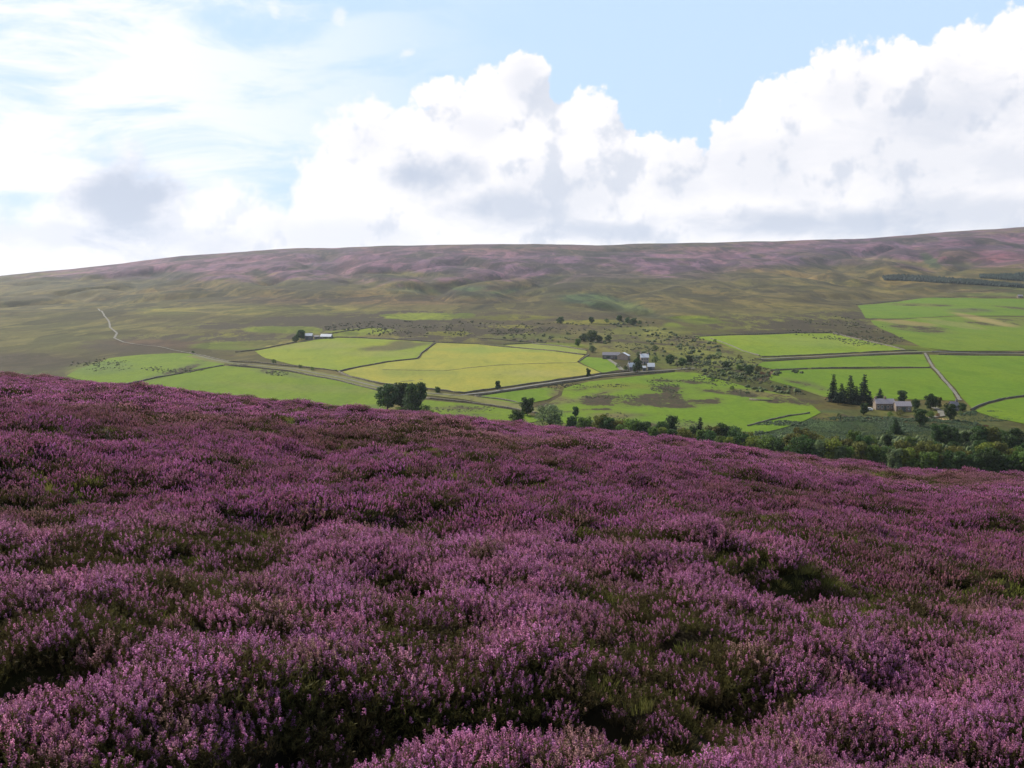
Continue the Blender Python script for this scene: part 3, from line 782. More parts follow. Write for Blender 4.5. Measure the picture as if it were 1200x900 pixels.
PROTO = {}
def proto(kind, leafc):
    key = (kind, leafc)
    if key in PROTO: return PROTO[key]
    if kind.startswith('fir'):
        cs, ns, br = fir_crown(5 + ord(kind[-1]), .85 if kind[-1] == 'a' else 1.15)
        cm = leaf_mesh('crown', cs, ns, rng.uniform(.013, .024, len(cs)), LEAF[leafc], br)
        tr = MB().tube([(0, 0, -.04), (0, 0, .3), (.003, 0, .7), (0, 0, .97)], [.022, .018, .010, .002]).mesh('trunk', BARK, True)
    else:
        w = {'round': 1.0, 'wide': 1.45, 'tall': .72, 'shrub': 1.7}[kind[:-1]]
        low = {'round': .02, 'wide': -.02, 'tall': .02, 'shrub': -.05}[kind[:-1]]
        cs, ns, br, tips = broad_crown(30 + ord(kind[-1]) * 7 + len(kind), w, low, {'round': 14, 'wide': 17, 'tall': 11, 'shrub': 11}[kind[:-1]], 2000 if kind[:-1] != 'shrub' else 1000)
        cm = leaf_mesh('crown', cs, ns, rng.uniform(.018, .036, len(cs)), LEAF[leafc], br)
        mb = MB().tube([(0, 0, -.05), (.01, 0, .15), (-.01, .01, .4), (.01, 0, .7)], [.032, .026, .018, .006])
        for t in tips[::2]:
            z0 = max(.08, t[2] * .5)
            mb.tube([(0, 0, z0), tuple(t * np.array([.55, .55, .8])), tuple(t)], [.012, .008, .003], 4)
        tr = mb.mesh('trunk', BARK, True)
    PROTO[key] = (cm, tr)
    return PROTO[key]

def tree(px, py, hpx, kind, leafc, label, name=None, cat='tree', group=None, wx=1., dy=0.):
    p = P3(px, py)
    h = hpx * depth(p) / F
    cm, tr = proto(kind, leafc)
    o = bpy.data.objects.new(name or ('fir_tree' if kind.startswith('fir') else 'shrub' if kind.startswith('shrub') else 'broadleaf_tree'), None)
    COL.objects.link(o)
    o.location = p; o.rotation_euler = (0, 0, random.uniform(0, 6.28)); o.scale = (h * wx, h * wx, h)
    tag(o, label, cat, group)
    link('crown', cm, o); link('trunk', tr, o)
    return o

G1 = 'trees standing in the clump beside the lane'
G2 = 'trees along the stream under the heather edge'
G3 = 'trees and bushes round the middle farm'
G4 = 'firs standing beside the right farm'
G5 = 'trees round the right farm'
G6 = 'trees scattered on the moor edge above the middle farm'
G7 = 'bushes along the lane'
TREES = [
    (454, 481, 32, 'rounda', 'dark', 'left tree of the dark clump beside the lane, rounded crown', None, G1, 1.05),
    (471, 479, 31, 'talla', 'dark', 'middle rear tree of the dark clump beside the lane', None, G1, 1.2),
    (486, 484, 37, 'roundb', 'dark', 'biggest tree of the dark clump, right beside the hayfield corner', None, G1, 1.0),
    (500, 487, 13, 'shruba', 'dark', 'low dark bush at the right foot of the tree clump', None, G1, 1.),
    (467, 486, 10, 'shrubb', 'mid', 'low green bush at the front of the tree clump', None, G1, 1.),
    (479, 487, 15, 'widea', 'dark', 'low spreading tree at the front middle of the dark clump', None, G1, 1.),
    (513, 460.5, 8, 'widea', 'dark', 'small round bush just right of the dark tree clump', None, G7, .9),
    (583, 457, 11, 'talla', 'dark', 'small upright tree where hayfield wall meets the road', None, G7, 1.),
    (689.5, 441.5, 10.5, 'tallb', 'dark', 'small upright tree by the road at the hayfield right corner', None, G7, .9),
    (618, 487, 22, 'roundb', 'dark', 'round dark tree left behind the big grey-green willow', None, G2, 1.),
    (607, 497, 18, 'widea', 'dark', 'wide low dark tree left of the big grey-green willow', None, G2, 1.05),
    (644, 500, 27, 'wideb', 'grey', 'big rounded grey-green willow at the heather edge', None, G2, 1.1),
    (670, 502, 15, 'rounda', 'dark', 'small dark tree touching the right side of the big willow', None, G2, 1.),
    (675, 489, 13, 'talla', 'dark', 'small slim dark tree alone right above the big willow', None, G2, 1.),
    (692, 506, 15, 'widea', 'grey', 'grey-green bush, first right of the willow group gap', None, G2, 1.),
    (706, 508, 19, 'roundb', 'mid', 'dark green tree in the middle of the three stream bushes', None, G2, 1.),
    (721, 509, 15, 'wideb', 'dark', 'dark low tree, third of the three stream bushes', None, G2, 1.),
    (741, 511, 14, 'widea', 'olive', 'olive bush between the stream bushes and the double tree', None, G2, 1.),
    (754, 513, 18, 'roundb', 'dark', 'smaller dark tree left of the broad stream tree', None, G2, 1.),
    (775, 515, 23, 'widea', 'dark', 'broad dark tree at the heather edge left of the pointed fir', None, G2, .9),
    (787, 514, 27, 'talla', 'dark', 'taller narrow tree rising behind the broad stream tree', None, G2, .9),
    (802, 518, 17, 'widea', 'mid', 'mid green bush just left of the pointed fir', None, G2, 1.),
    (820, 521, 34, 'fira', 'fir', 'lone pointed dark fir at the heather edge', None, G2, 1.15),
    (812, 521, 22, 'rounda', 'dark', 'dark broadleaf tree pressed against the pointed fir', None, G2, .9),
    (836, 523, 25, 'roundb', 'olive', 'olive brown tree just right of the pointed fir', None, G2, 1.),
    (846, 521, 26, 'rounda', 'dark', 'dark round tree behind the olive tree right of the fir', None, G2, .9),
    (862, 524, 25, 'widea', 'dark', 'dark tree at the near end of the lone straight wall', None, G2, .9),
    (875, 527, 22, 'roundb', 'olive', 'olive tree right of the tree at the wall end', None, G2, 1.),
    (747, 436.5, 17, 'rounda', 'dark', 'tall dark tree in front of the middle farm', None, G3, .85),
    (750, 426, 14, 'talla', 'grey', 'grey-green tree between the middle farm roofs', None, G3, 1.1),
    (785, 428, 13, 'rounda', 'dark', 'round dark tree just right of the middle farmhouse', None, G3, 1.),
    (800, 428.5, 9, 'widea', 'dark', 'low dark bush right of the round farm tree', None, G3, 1.),
    (808, 427, 11, 'roundb', 'dark', 'dark tree at the right end of the farm tree row', None, G3, 1.),
    (768, 425, 8, 'shruba', 'dark', 'low bush right behind the middle farmhouse', None, G3, 1.),
    (734, 435, 7, 'shrubb', 'dark', 'garden bush left of the front cottage', None, G3, 1.),
    (724, 431, 5, 'shruba', 'mid', 'tiny bush in the farm paddock by the track', None, G3, 1.),
    (694, 413, 9, 'widea', 'grey', 'pale green tree at the end of the hayfield far wall', None, G3, .9),
    (677, 406, 9.5, 'roundb', 'mid', 'mid green tree behind the hayfield far corner', None, G3, 1.),
    (684, 400, 10, 'widea', 'dark', 'left tree of the dark row above the middle farm', None, G6, .9),
    (693, 400.5, 14, 'wideb', 'dark', 'tallest tree of the dark row above the middle farm', None, G6, .9),
    (702, 401, 9, 'widea', 'dark', 'right tree of the dark row above the middle farm', None, G6, .9),
    (713, 399.5, 7.5, 'widea', 'dark', 'small detached bush right of the dark row', None, G6, 1.),
    (657, 379, 8.5, 'widea', 'dark', 'round dark tree alone on the moor edge, leftmost up there', None, G6, 1.),
    (693, 379, 8, 'roundb', 'dark', 'round dark tree alone on the moor edge, second up there', None, G6, 1.15),
    (711, 378, 5, 'shruba', 'dark', 'small bush between the lone moor trees and the clough trees', None, G6, 1.),
    (726, 377, 8, 'rounda', 'dark', 'left tree of the clough group beyond the middle farm', None, G6, 1.1),
    (735, 378.5, 7, 'widea', 'dark', 'second tree of the clough group beyond the middle farm', None, G6, 1.),
    (742, 381, 9, 'widea', 'dark', 'lowest tree of the clough group beyond the middle farm', None, G6, 1.),
    (750, 380, 5, 'shrubb', 'dark', 'bush at the right end of the clough group', None, G6, 1.),
    (768, 410, 6, 'shruba', 'dark', 'dark scrub bush on the slope right above the farmhouse', None, G6, 1.),
    (842, 418, 7, 'shrubb', 'grey', 'grey scrub bush on the bank below the pale meadow', None, G6, 1.),
    (832, 420, 5, 'shruba', 'dark', 'small dark bush left of the grey scrub bush', None, G6, 1.),
    (866, 420, 5, 'shruba', 'olive', 'olive bush at the lower corner of the pale meadow', None, G6, 1.),
    (838, 401, 4, 'shruba', 'dark', 'tiny dark bush on the hedge of the pale meadow', None, G6, 1.),
    (851, 433, 10, 'roundb', 'dark', 'round dark tree in the stream hollow left of the pastures', None, G6, 1.),
    (847, 438, 5, 'shruba', 'dark', 'dark bush at the foot of the hollow tree', None, G6, 1.),
    (866, 434, 7, 'widea', 'mid', 'green bush in the stream hollow, middle of three', None, G6, 1.),
    (878, 440, 13, 'rounda', 'dark', 'taller tree at the right of the stream hollow', None, G6, .9),
    (888, 436, 8, 'widea', 'olive', 'olive bush at the right edge of the stream hollow', None, G6, 1.),
    (893, 441, 6, 'shruba', 'russet', 'reddish bracken bush at the pasture corner', None, G6, 1.),
    (865, 447, 5, 'shrubb', 'dark', 'dark bush low in the stream hollow', None, G6, 1.),
    (835, 447, 5, 'shruba', 'dark', 'dark bush on the rushy bank below the hollow tree', None, G6, 1.),
    (858, 457, 5, 'shrubb', 'dark', 'flat dark bush above the long rushy patch', None, G6, 1.),
    (321, 426, 5.5, 'shruba', 'dark', 'bush by the lane, left one of three', None, G7, 1.),
    (352, 432, 5, 'shrubb', 'dark', 'bush by the lane, middle one of three', None, G7, 1.),
    (366, 434, 4.5, 'shruba', 'mid', 'bush by the lane, right one of three', None, G7, 1.),
    (226, 414.5, 3.5, 'shruba', 'dark', 'small bush at the top end of the lane', None, G7, 1.),
    (353, 398, 12, 'rounda', 'dark', 'taller dark tree beside the small left farm', None, 'trees beside the small left farm', 1.1),
    (347, 400.5, 8, 'widea', 'dark', 'lower spreading tree beside the small left farm', None, 'trees beside the small left farm', 1.),
    (976, 471, 34, 'fira', 'fir', 'tall fir at the left end of the fir row', None, G4, 1.),
    (986, 472, 24, 'firb', 'fir', 'shorter fir between the first two tall firs', None, G4, 1.1),
    (996, 473, 35, 'firb', 'fir', 'tall fir in the middle of the fir row', None, G4, .9),
    (1003, 474, 23, 'firb', 'fir', 'shorter fir between the last two tall firs', None, G4, 1.2),
    (1012, 474, 37, 'fira', 'fir', 'tallest fir, last but one toward the stone barn', None, G4, 1.1),
    (1019, 475, 18, 'firb', 'fir', 'low dark fir in the shade of the tallest fir', None, G4, 1.),
    (1031, 473, 19, 'firb', 'fir', 'broad fir standing right behind the stone farmhouse gable', None, G4, 1.35),
    (982, 474, 15, 'roundb', 'fir', 'dark round tree in the middle foot of the fir row', None, G4, 1.),
    (1012, 486, 14, 'talla', 'dark', 'small dark tree in front of the fir row', None, G5, 1.2),
    (983, 489, 5, 'shruba', 'dark', 'dark round bush alone below the fir row', None, G5, 1.),
    (1057, 473, 16, 'talla', 'dark', 'slim tree behind the two stone farm roofs', None, G5, 1.2),
    (1073, 480, 13, 'rounda', 'dark', 'small round tree right of the lower farm roof', None, G5, .9),
    (1091, 480, 19, 'rounda', 'dark', 'largest round tree behind the farm garden', None, G5, 1.0),
    (1100, 478, 13, 'talla', 'olive', 'thin olive tree right of the largest farm tree', None, G5, 1.),
    (1078, 500, 22, 'roundb', 'dark', 'dark tree in front of the lower stone barn', None, G5, .95),
    (1055, 487, 8, 'shruba', 'olive', 'olive garden bush in front of the stone barn', None, G5, 1.),
    (1043, 488, 6, 'shrubb', 'mid', 'low green hedge bush in front of the farmhouse', None, G5, 1.),
    (1090, 490, 9, 'wideb', 'mid', 'mid green garden tree below the largest farm tree', None, G5, 1.),
    (1113, 493, 21, 'roundb', 'dark', 'dark tree left of the small slate cottage', None, G5, .85),
    (1128, 482, 11, 'widea', 'dark', 'dark tree right behind the small slate cottage', None, G5, .9),
    (1049, 508, 20, 'firb', 'dark', 'squat dark conifer alone in the bracken below the farm', None, G5, 1.4),
    (1099, 489, 5, 'shrubb', 'russet', 'reddish bush beside the farm drive', None, G5, 1.),
    (1125, 486, 5, 'shruba', 'mid', 'green bush in front of the slate cottage', None, G5, 1.),
    (1151, 516, 19, 'roundb', 'russet', 'russet tree standing out above the right woodland', None, G5, 1.),
    (1165, 515, 15, 'rounda', 'dark', 'dark tree right beside the russet tree', None, G5, 1.),
]
for px, py, hp, kd, lf, lb, nm, gr, wx in TREES:
    tree(px, py, hp, kd, lf, lb, nm, 'bush' if kd.startswith('shrub') else 'tree', gr, wx)

# the woodland along the stream at the right: every tree its own object
def crest_row(px): return float(np.interp(px, [c[0] for c in crest], [c[1] for c in crest]))
WORD = {'dark': 'dark green', 'mid': 'mid green', 'yellow': 'yellow-green', 'olive': 'olive', 'grey': 'grey-green', 'russet': 'russet', 'fir': 'blackish'}
ORD = ['first', 'second', 'third'] + [f'{i}th' for i in range(4, 60)]
ORD = [o.replace('21th', '21st').replace('22th', '22nd').replace('23th', '23rd').replace('31th', '31st').replace('32th', '32nd').replace('33th', '33rd') for o in ORD]
rows = [
    ('stream belt between willow and wood', 688, 880, 13, 7, (19, 29), ['dark', 'mid', 'olive', 'dark', 'yellow', 'mid']),
    ('front row', 884, 1215, 12.5, 6, (25, 36), ['mid', 'dark', 'yellow', 'olive', 'grey', 'mid', 'dark']),
    ('second row', 935, 1215, 15, -9, (20, 30), ['olive', 'dark', 'mid', 'yellow', 'dark']),
    ('third row', 1000, 1215, 17, -21, (15, 26), ['dark', 'mid', 'olive', 'dark']),
    ('back row', 1100, 1215, 16, -34, (15, 28), ['dark', 'olive', 'dark']),
]
for rn, x0, x1, st, off, hr, cols in rows:
    x, k = x0, 0
    while x < x1:
        if rn == 'third row' and 1128 < x < 1146: x += st; continue
        lf = cols[(k * 5 + len(rn)) % len(cols)] if random.random() < .8 else random.choice(cols)
        if x > 1125 and rn == 'front row': lf = random.choice(['grey', 'dark', 'dark', 'mid'])
        kd = random.choice(['rounda', 'roundb', 'widea', 'wideb', 'talla', 'roundb'])
        hp = random.uniform(*hr) * (1.15 if x > 1140 else 1)
        tree(x + random.uniform(-3, 3), crest_row(x) + off + random.uniform(-2, 2), hp, kd, lf,
             f'{WORD[lf]} tree, {ORD[k]} from the left in the {rn}' + (' of the right woodland' if 'row' in rn else ''), None, 'tree', 'trees of the woodland along the stream', random.uniform(.85, 1.1))
        x += st * random.uniform(.8, 1.2); k += 1

# ------------------------------------------------------------------ scrub, rushes, plantation (nobody could count them)
def tufts(name, XY, size, mat, hfac=.8, label=None, cat=None, spikes=5):
    X, Y = XY[:, 0], XY[:, 1]; Z = height(X, Y)
    n = len(X)
    k = spikes
    ang = rng.uniform(0, 6.28, (n, k)); rad = size[:, None] * rng.uniform(.15, .6, (n, k))
    cx = X[:, None] + np.cos(ang) * rad; cy = Y[:, None] + np.sin(ang) * rad
    w = size[:, None] * rng.uniform(.25, .45, (n, k)); h = size[:, None] * hfac * rng.uniform(.5, 1.1, (n, k))
    th = rng.uniform(0, 3.14, (n, k))
    V, nm = [], n * k
    cx, cy, w, h, th = cx.ravel(), cy.ravel(), w.ravel(), h.ravel(), th.ravel(); zz = np.repeat(Z, k)
    base = []
    for j in range(4):
        a = th + j * math.pi / 2
        base.append(np.stack([cx + np.cos(a) * w, cy + np.sin(a) * w, zz - .1 * h + .15 * h * j % 2], 1))
    mid = []
    for j in range(4):
        a = th + j * math.pi / 2 + .5
        mid.append(np.stack([cx + np.cos(a) * w * .8, cy + np.sin(a) * w * .8, zz + .62 * h], 1))
    top = np.stack([cx + .2 * w, cy, zz + h], 1)
    V = np.stack(base + mid + [top], 1).reshape(-1, 3)
    V += rng.normal(size=V.shape) * np.repeat(w, 9)[:, None] * .1
    o = np.arange(nm)[:, None] * 9
    q = np.concatenate([o + np.array([j, (j + 1) % 4, 4 + (j + 1) % 4, 4 + j]) for j in range(4)])
    t = np.concatenate([o + np.array([4 + j, 4 + (j + 1) % 4, 8, 8]) for j in range(4)])
    me = bpy.data.meshes.new(name)
    q = q.astype(int); t = t[:, :3].astype(int)
    nv, nq, nt_ = len(V), len(q), len(t)
    me.vertices.add(nv); me.vertices.foreach_set('co', V.astype(np.float32).ravel())
    me.loops.add(nq * 4 + nt_ * 3); me.loops.foreach_set('vertex_index', np.concatenate([q.ravel(), t.ravel()]).astype(np.int32))
    me.polygons.add(nq + nt_); me.polygons.foreach_set('loop_start', np.concatenate([np.arange(nq) * 4, nq * 4 + np.arange(nt_) * 3]).astype(np.int32))
    me.update(calc_edges=True)
    a_ = me.attributes.new('leaf', 'FLOAT', 'POINT'); a_.data.foreach_set('value', np.repeat(rng.uniform(0, 1, nm), 9).astype(np.float32))
    me.materials.append(mat)
    return tag(link(name, me), label, cat, None, 'stuff')

RUSH = leaf_mat('rush_stems', (.055, .062, .024), .1)
SCRUB = leaf_mat('scrub_leaves', (.060, .080, .024), .15)
BRK = leaf_mat('bracken_fronds', (.036, .064, .022), .1)

def scatter_px(boxes, seed):
    r = np.random.default_rng(seed); out = []
    for cx, cy, rx, ry, n in boxes:
        a, q = r.uniform(0, 6.28, n), r.uniform(size=n) ** .5
        out.append(at_many(cx + rx * q * np.cos(a), cy + ry * q * np.sin(a)))
    return np.concatenate(out)
rb = scatter_px([(785, 456, 24, 5, 360), (740, 466, 60, 3, 320), (690, 452, 50, 3, 160), (640, 455, 20, 2, 32), (745, 488, 50, 5, 240), (780, 497, 40, 5, 240), (900, 460, 50, 6, 360),
                 (925, 470, 36, 4, 360), (860, 445, 50, 8, 440), (740, 446, 45, 4, 200), (800, 452, 40, 7, 240), (850, 428, 60, 10, 480), (780, 405, 60, 12, 560), (640, 390, 80, 12, 640),
                 (500, 385, 120, 10, 800), (980, 385, 60, 14, 640), (1010, 398, 50, 8, 360), (540, 480, 40, 4, 160), (200, 434, 40, 4, 200), (120, 428, 40, 8, 200), (340, 438, 30, 3, 120), (895, 470, 14, 1, 64)], 5)
rb = rb[fbm(rb[:, 0], rb[:, 1] * .4, 16, 3, 311) > .49]
sz = rng.uniform(.35, 1.15, len(rb)) * np.clip(rb[:, 1] / 650, .8, 2.2)
tufts('rushes', rb, sz, RUSH, .8, 'dark rushes and scrubby tufts dotted over rough pasture and moor foot', 'rushes')
bk = scatter_px([(1010, 503, 130, 14, 4500), (960, 512, 80, 12, 1500), (1090, 500, 60, 10, 1500), (1160, 488, 40, 6, 600), (1120, 530, 90, 22, 2700), (920, 520, 50, 10, 750), (1060, 545, 100, 10, 1500)], 6)
tufts('bracken', bk, rng.uniform(.3, .75, len(bk)) * (.6 + 1.3 * sstep(.42, .62, fbm(bk[:, 0], bk[:, 1], 16, 3, 301))), BRK, .7, 'blue-green bracken and scrub covering the bank below the right farm', 'bracken')
sb = scatter_px([(1060, 535, 150, 16, 420), (1150, 520, 50, 12, 100), (930, 524, 50, 8, 90), (820, 515, 60, 5, 60), (700, 503, 40, 4, 40)], 8)
tufts('undergrowth', sb, rng.uniform(1.6, 4.0, len(sb)), SCRUB, .9, 'tangled green undergrowth between the woodland trees', 'undergrowth', 7)

gs = scatter_px([(800, 410, 50, 12, 60), (862, 438, 40, 9, 60), (765, 393, 30, 8, 30), (920, 437, 20, 4, 14), (745, 380, 30, 4, 20), (700, 400, 30, 4, 14), (830, 425, 40, 6, 40), (900, 458, 40, 5, 24), (640, 396, 50, 6, 20)], 12)
tufts('gorse_scrub', gs, rng.uniform(1.2, 3.2, len(gs)), SCRUB, .8, 'low dark gorse and thorn scrub climbing the banks round the middle farm', 'scrub', 8)
PLANT = leaf_mat('plantation_needles', (.011, .024, .014), .05)
def plantation(name, top, bottom, n, h, label):
    r = np.random.default_rng(len(name) + n)
    x = r.uniform(top[0][0], top[-1][0], n)
    a = np.interp(x, *zip(*top)); b = np.interp(x, *zip(*bottom))
    return tufts(name, at_many(x, a + (b - a) * r.uniform(size=n)), r.uniform(.8, 1.1, n) * h, PLANT, 1.2, label, 'forest', 2)
plantation('conifer_forest', [(1036, 325), (1060, 324), (1100, 326.5), (1150, 330.5), (1198, 335.5), (1240, 340)], [(1036, 328.5), (1060, 329), (1100, 331.5), (1150, 334.5), (1198, 337.5), (1240, 341)], 3000, 5.2,
           'long dark conifer plantation across the far moor at the right')
plantation('conifer_forest', [(1149, 323), (1175, 322.5), (1215, 320), (1240, 320)], [(1149, 326), (1175, 328), (1215, 331), (1240, 333)], 1300, 4.5,
           'smaller bluish conifer block behind the long plantation')

# ------------------------------------------------------------------ farm buildings
def gable_house(name, px, py, wpx, label, deep=None, wall_h=None, roof_h=1.8, rot=0., walls=STONE, roof=SLATE, windows=(), doors=(), chimneys=(), group=None, cat='building', sink=.6):
    """px,py = foot of the front wall's middle; wpx = front length in pixels"""
    p = P3(px, py); m = depth(p) / F
    L = wpx * m; D = deep or 6.; H = wall_h or 4.5
    o = bpy.data.objects.new(name, None); COL.objects.link(o)
    o.location = p; o.rotation_euler = (0, 0, rot)
    tag(o, label, cat, group)
    y0, y1 = 0, D
    w = MB().prism([(y0, -sink), (y1, -sink), (y1, H), ((y0 + y1) / 2, H + roof_h), (y0, H)], -L / 2, L / 2)
    w.build('wall', walls, o)
    t = .18; ov = .3; ym = (y0 + y1) / 2; sl = roof_h / (D / 2)
    rf = MB()
    rf.prism([(y0 - ov, H - ov * sl + .03), (ym, H + roof_h + .03), (ym, H + roof_h + t + .03), (y0 - ov, H - ov * sl + t + .03)], -L / 2 - .25, L / 2 + .25)
    rf.prism([(ym, H + roof_h + .03), (y1 + ov, H - ov * sl + .03), (y1 + ov, H - ov * sl + t + .03), (ym, H + roof_h + t + .03)], -L / 2 - .25, L / 2 + .25)
    ro = rf.build('roof', roof, o)
    for cx in chimneys:
        x = cx * L
        ch = MB().box(x - .45, x + .45, ym - .4, ym + .4, H + roof_h - .5, H + roof_h + 1.2).box(x - .55, x + .55, ym - .5, ym + .5, H + roof_h + 1.2, H + roof_h + 1.35)
        ch.build('chimney', walls, ro)
    for (fx, z0, ww, hh) in windows:
        x = fx * L
        f = MB()
        for a in ((x - ww / 2 - .08, x - ww / 2, z0, z0 + hh), (x + ww / 2, x + ww / 2 + .08, z0, z0 + hh), (x - ww / 2 - .08, x + ww / 2 + .08, z0 + hh, z0 + hh + .08), (x - ww / 2 - .12, x + ww / 2 + .12, z0 - .12, z0)):
            f.box(a[0], a[1], -.08, .02, a[2], a[3])
        f.box(x - .03, x + .03, -.05, .01, z0, z0 + hh)
        fo = f.build('window', FRAME_M, o)
        MB().box(x - ww / 2, x + ww / 2, -.03, .01, z0, z0 + hh).build('pane', GLASS, fo)
    for (fx, ww, hh) in doors:
        x = fx * L
        d = MB().box(x - ww / 2, x + ww / 2, -.05, .01, 0, hh).build('door', DOOR, o)
        MB().box(x + ww / 2 - .2, x + ww / 2 - .1, -.09, -.05, hh * .48, hh * .54).build('handle', FRAME_M, d)
    return o

GF, GM, GR = 'buildings of the small left farm', 'buildings of the middle farm', 'buildings of the right farm'
gable_house('barn', 361.5, 398, 8.5, 'small stone barn with bright roof beside the trees of the left farm', 6, 3.8, 2.2, 0, GREY_STONE, PALE_ROOF, ((.25, 1.6, .8, .8),), ((-.2, 1.6, 2.4),), (), GF)
gable_house('shed', 371, 397, 5.5, 'low grey shed between the two bright roofs of the left farm', 4, 2.2, .8, 0, GREY_STONE, DARK_ROOF, (), ((0, 1.6, 1.9),), (), GF)
gable_house('barn', 381.5, 397, 13, 'long low barn with bright roof at the right of the left farm', 6.5, 2.2, 2.3, R(-8), GREY_STONE, PALE_ROOF, ((-.3, 1., .8, .8), (.3, 1., .8, .8)), ((0, 2.2, 2.0),), (), GF)
gable_house('barn', 716, 421, 20, 'long low grey barn at the left of the middle farm', 8, 3.2, 2.0, R(-8), GREY_STONE, DARK_ROOF, ((-.35, 1.2, .8, .8), (.05, 1.2, .8, .8)), ((-.15, 2.4, 2.6), (.3, 1.5, 2.2)), (), GM)
gable_house('outbuilding', 729, 421, 9, 'plain grey stone shed joined to the long barn', 6, 2.6, 1.5, R(-10), GREY_STONE, DARK_ROOF, (), ((.1, 1.6, 2.0),), (), GM)
gable_house('outbuilding', 737, 421.5, 6, 'small outbuilding with sun-bright white roof turned sideways', 9, 3.2, 2.2, R(62), PINK_STONE, PALE_ROOF, (), ((0, 1.4, 2.),), (), GM)
gable_house('farmhouse', 755.5, 427, 9.5, 'two storey farmhouse with pinkish front and pale roof in the middle farm', 6.5, 5.2, 2.4, 0, PINK_STONE, PALE_ROOF,
            ((-.3, .9, 1., 1.3), (.3, .9, 1., 1.3), (-.3, 3.3, 1., 1.2), (.3, 3.3, 1., 1.2), (0, 3.3, .8, 1.1)), ((0, 1., 2.1),), (-.42, .42), GM)
gable_house('cottage', 742, 435, 8.5, 'low roadside cottage with bright roof in front of the dark tree', 6, 3.0, 2.6, R(12), GREY_STONE, PALE_ROOF, ((-.25, 1., .9, 1.), (.3, 1., .9, 1.)), ((.05, .9, 2.),), (-.4,), GM)
gable_house('shed', 755, 434.5, 4, 'tiny whitish shed between cottage and roadside barn', 3, 2.2, 1., 0, GREY_STONE, PALE_ROOF, (), ((0, .9, 1.8),), (), GM)
gable_house('barn', 763, 434, 8, 'roadside barn with pale roof at the right of the middle farm', 5.5, 2.6, 2.2, R(-6), GREY_STONE, PALE_ROOF, ((.28, 1.1, .8, .8),), ((-.1, 1.8, 2.2),), (), GM)
gable_house('farmhouse', 1037.5, 480.5, 21.5, 'stone farmhouse with long pale slate roof next to the firs', 5.5, 3.3, 2.1, R(-3), STONE, SLATE,
            ((-.38, 1.1, .9, 1.1), (-.18, 1.1, .9, 1.1), (.14, 1.1, .9, 1.1), (.36, 1.1, .9, 1.1)), ((0, 1., 2.1),), (-.45, .05), GR)
gable_house('barn', 1059, 482.5, 17.5, 'lower stone barn with slate roof joined right of the farmhouse', 5.5, 2.9, 1.9, R(-4), STONE, SLATE, ((-.3, 1.1, .8, .9), (.35, 1.1, .8, .9)), ((0, 2.0, 2.3),), (), GR)
gable_house('cottage', 1120, 481.5, 8.5, 'small cottage with dark slate roof half hidden by two trees', 5, 2.6, 1.8, R(5), GREY_STONE, DARK_ROOF, ((-.25, 1., .9, 1.), (.3, 1., .9, 1.)), ((.02, .9, 2.),), (.4,), GR)
gable_house('cottage', 1196, 349, 5.5, 'tiny pale cottage alone on the far moor edge below the plantation', 5, 3., 2., 0, STONE, SLATE, ((-.25, 1., .9, 1.), (.3, 1., .9, 1.)), ((.02, .9, 2.),), (.4,), None)

def car(px, py, label, rot):
    p = P3(px, py)
    o = bpy.data.objects.new('parked_car', None); COL.objects.link(o); o.location = p; o.rotation_euler = (0, 0, rot)
    tag(o, label, 'car')
    b = MB().prism([(-2.0, .35), (2.0, .35), (2.05, .75), (1.9, .88), (.95, .95), (.45, 1.42), (-1.1, 1.45), (-1.85, .98), (-2.05, .8)], -.82, .82)
    bo = b.build('body', CARPAINT, o)
    MB().box(-.835, .835, -1.15, .35, .98, 1.32).build('window', GLASS, bo)
    for sx in (-1, 1):
        for sy in (-1.25, 1.25):
            wb = MB(); k = 14
            ring = [(sy + .32 * math.cos(2 * math.pi * i / k), .32 + .32 * math.sin(2 * math.pi * i / k)) for i in range(k)]
            wb.prism(ring, sx * .86 - .1, sx * .86 + .1).build('wheel', TYRE, o)
car(1018, 481, 'small white car parked left of the stone farmhouse', R(60))

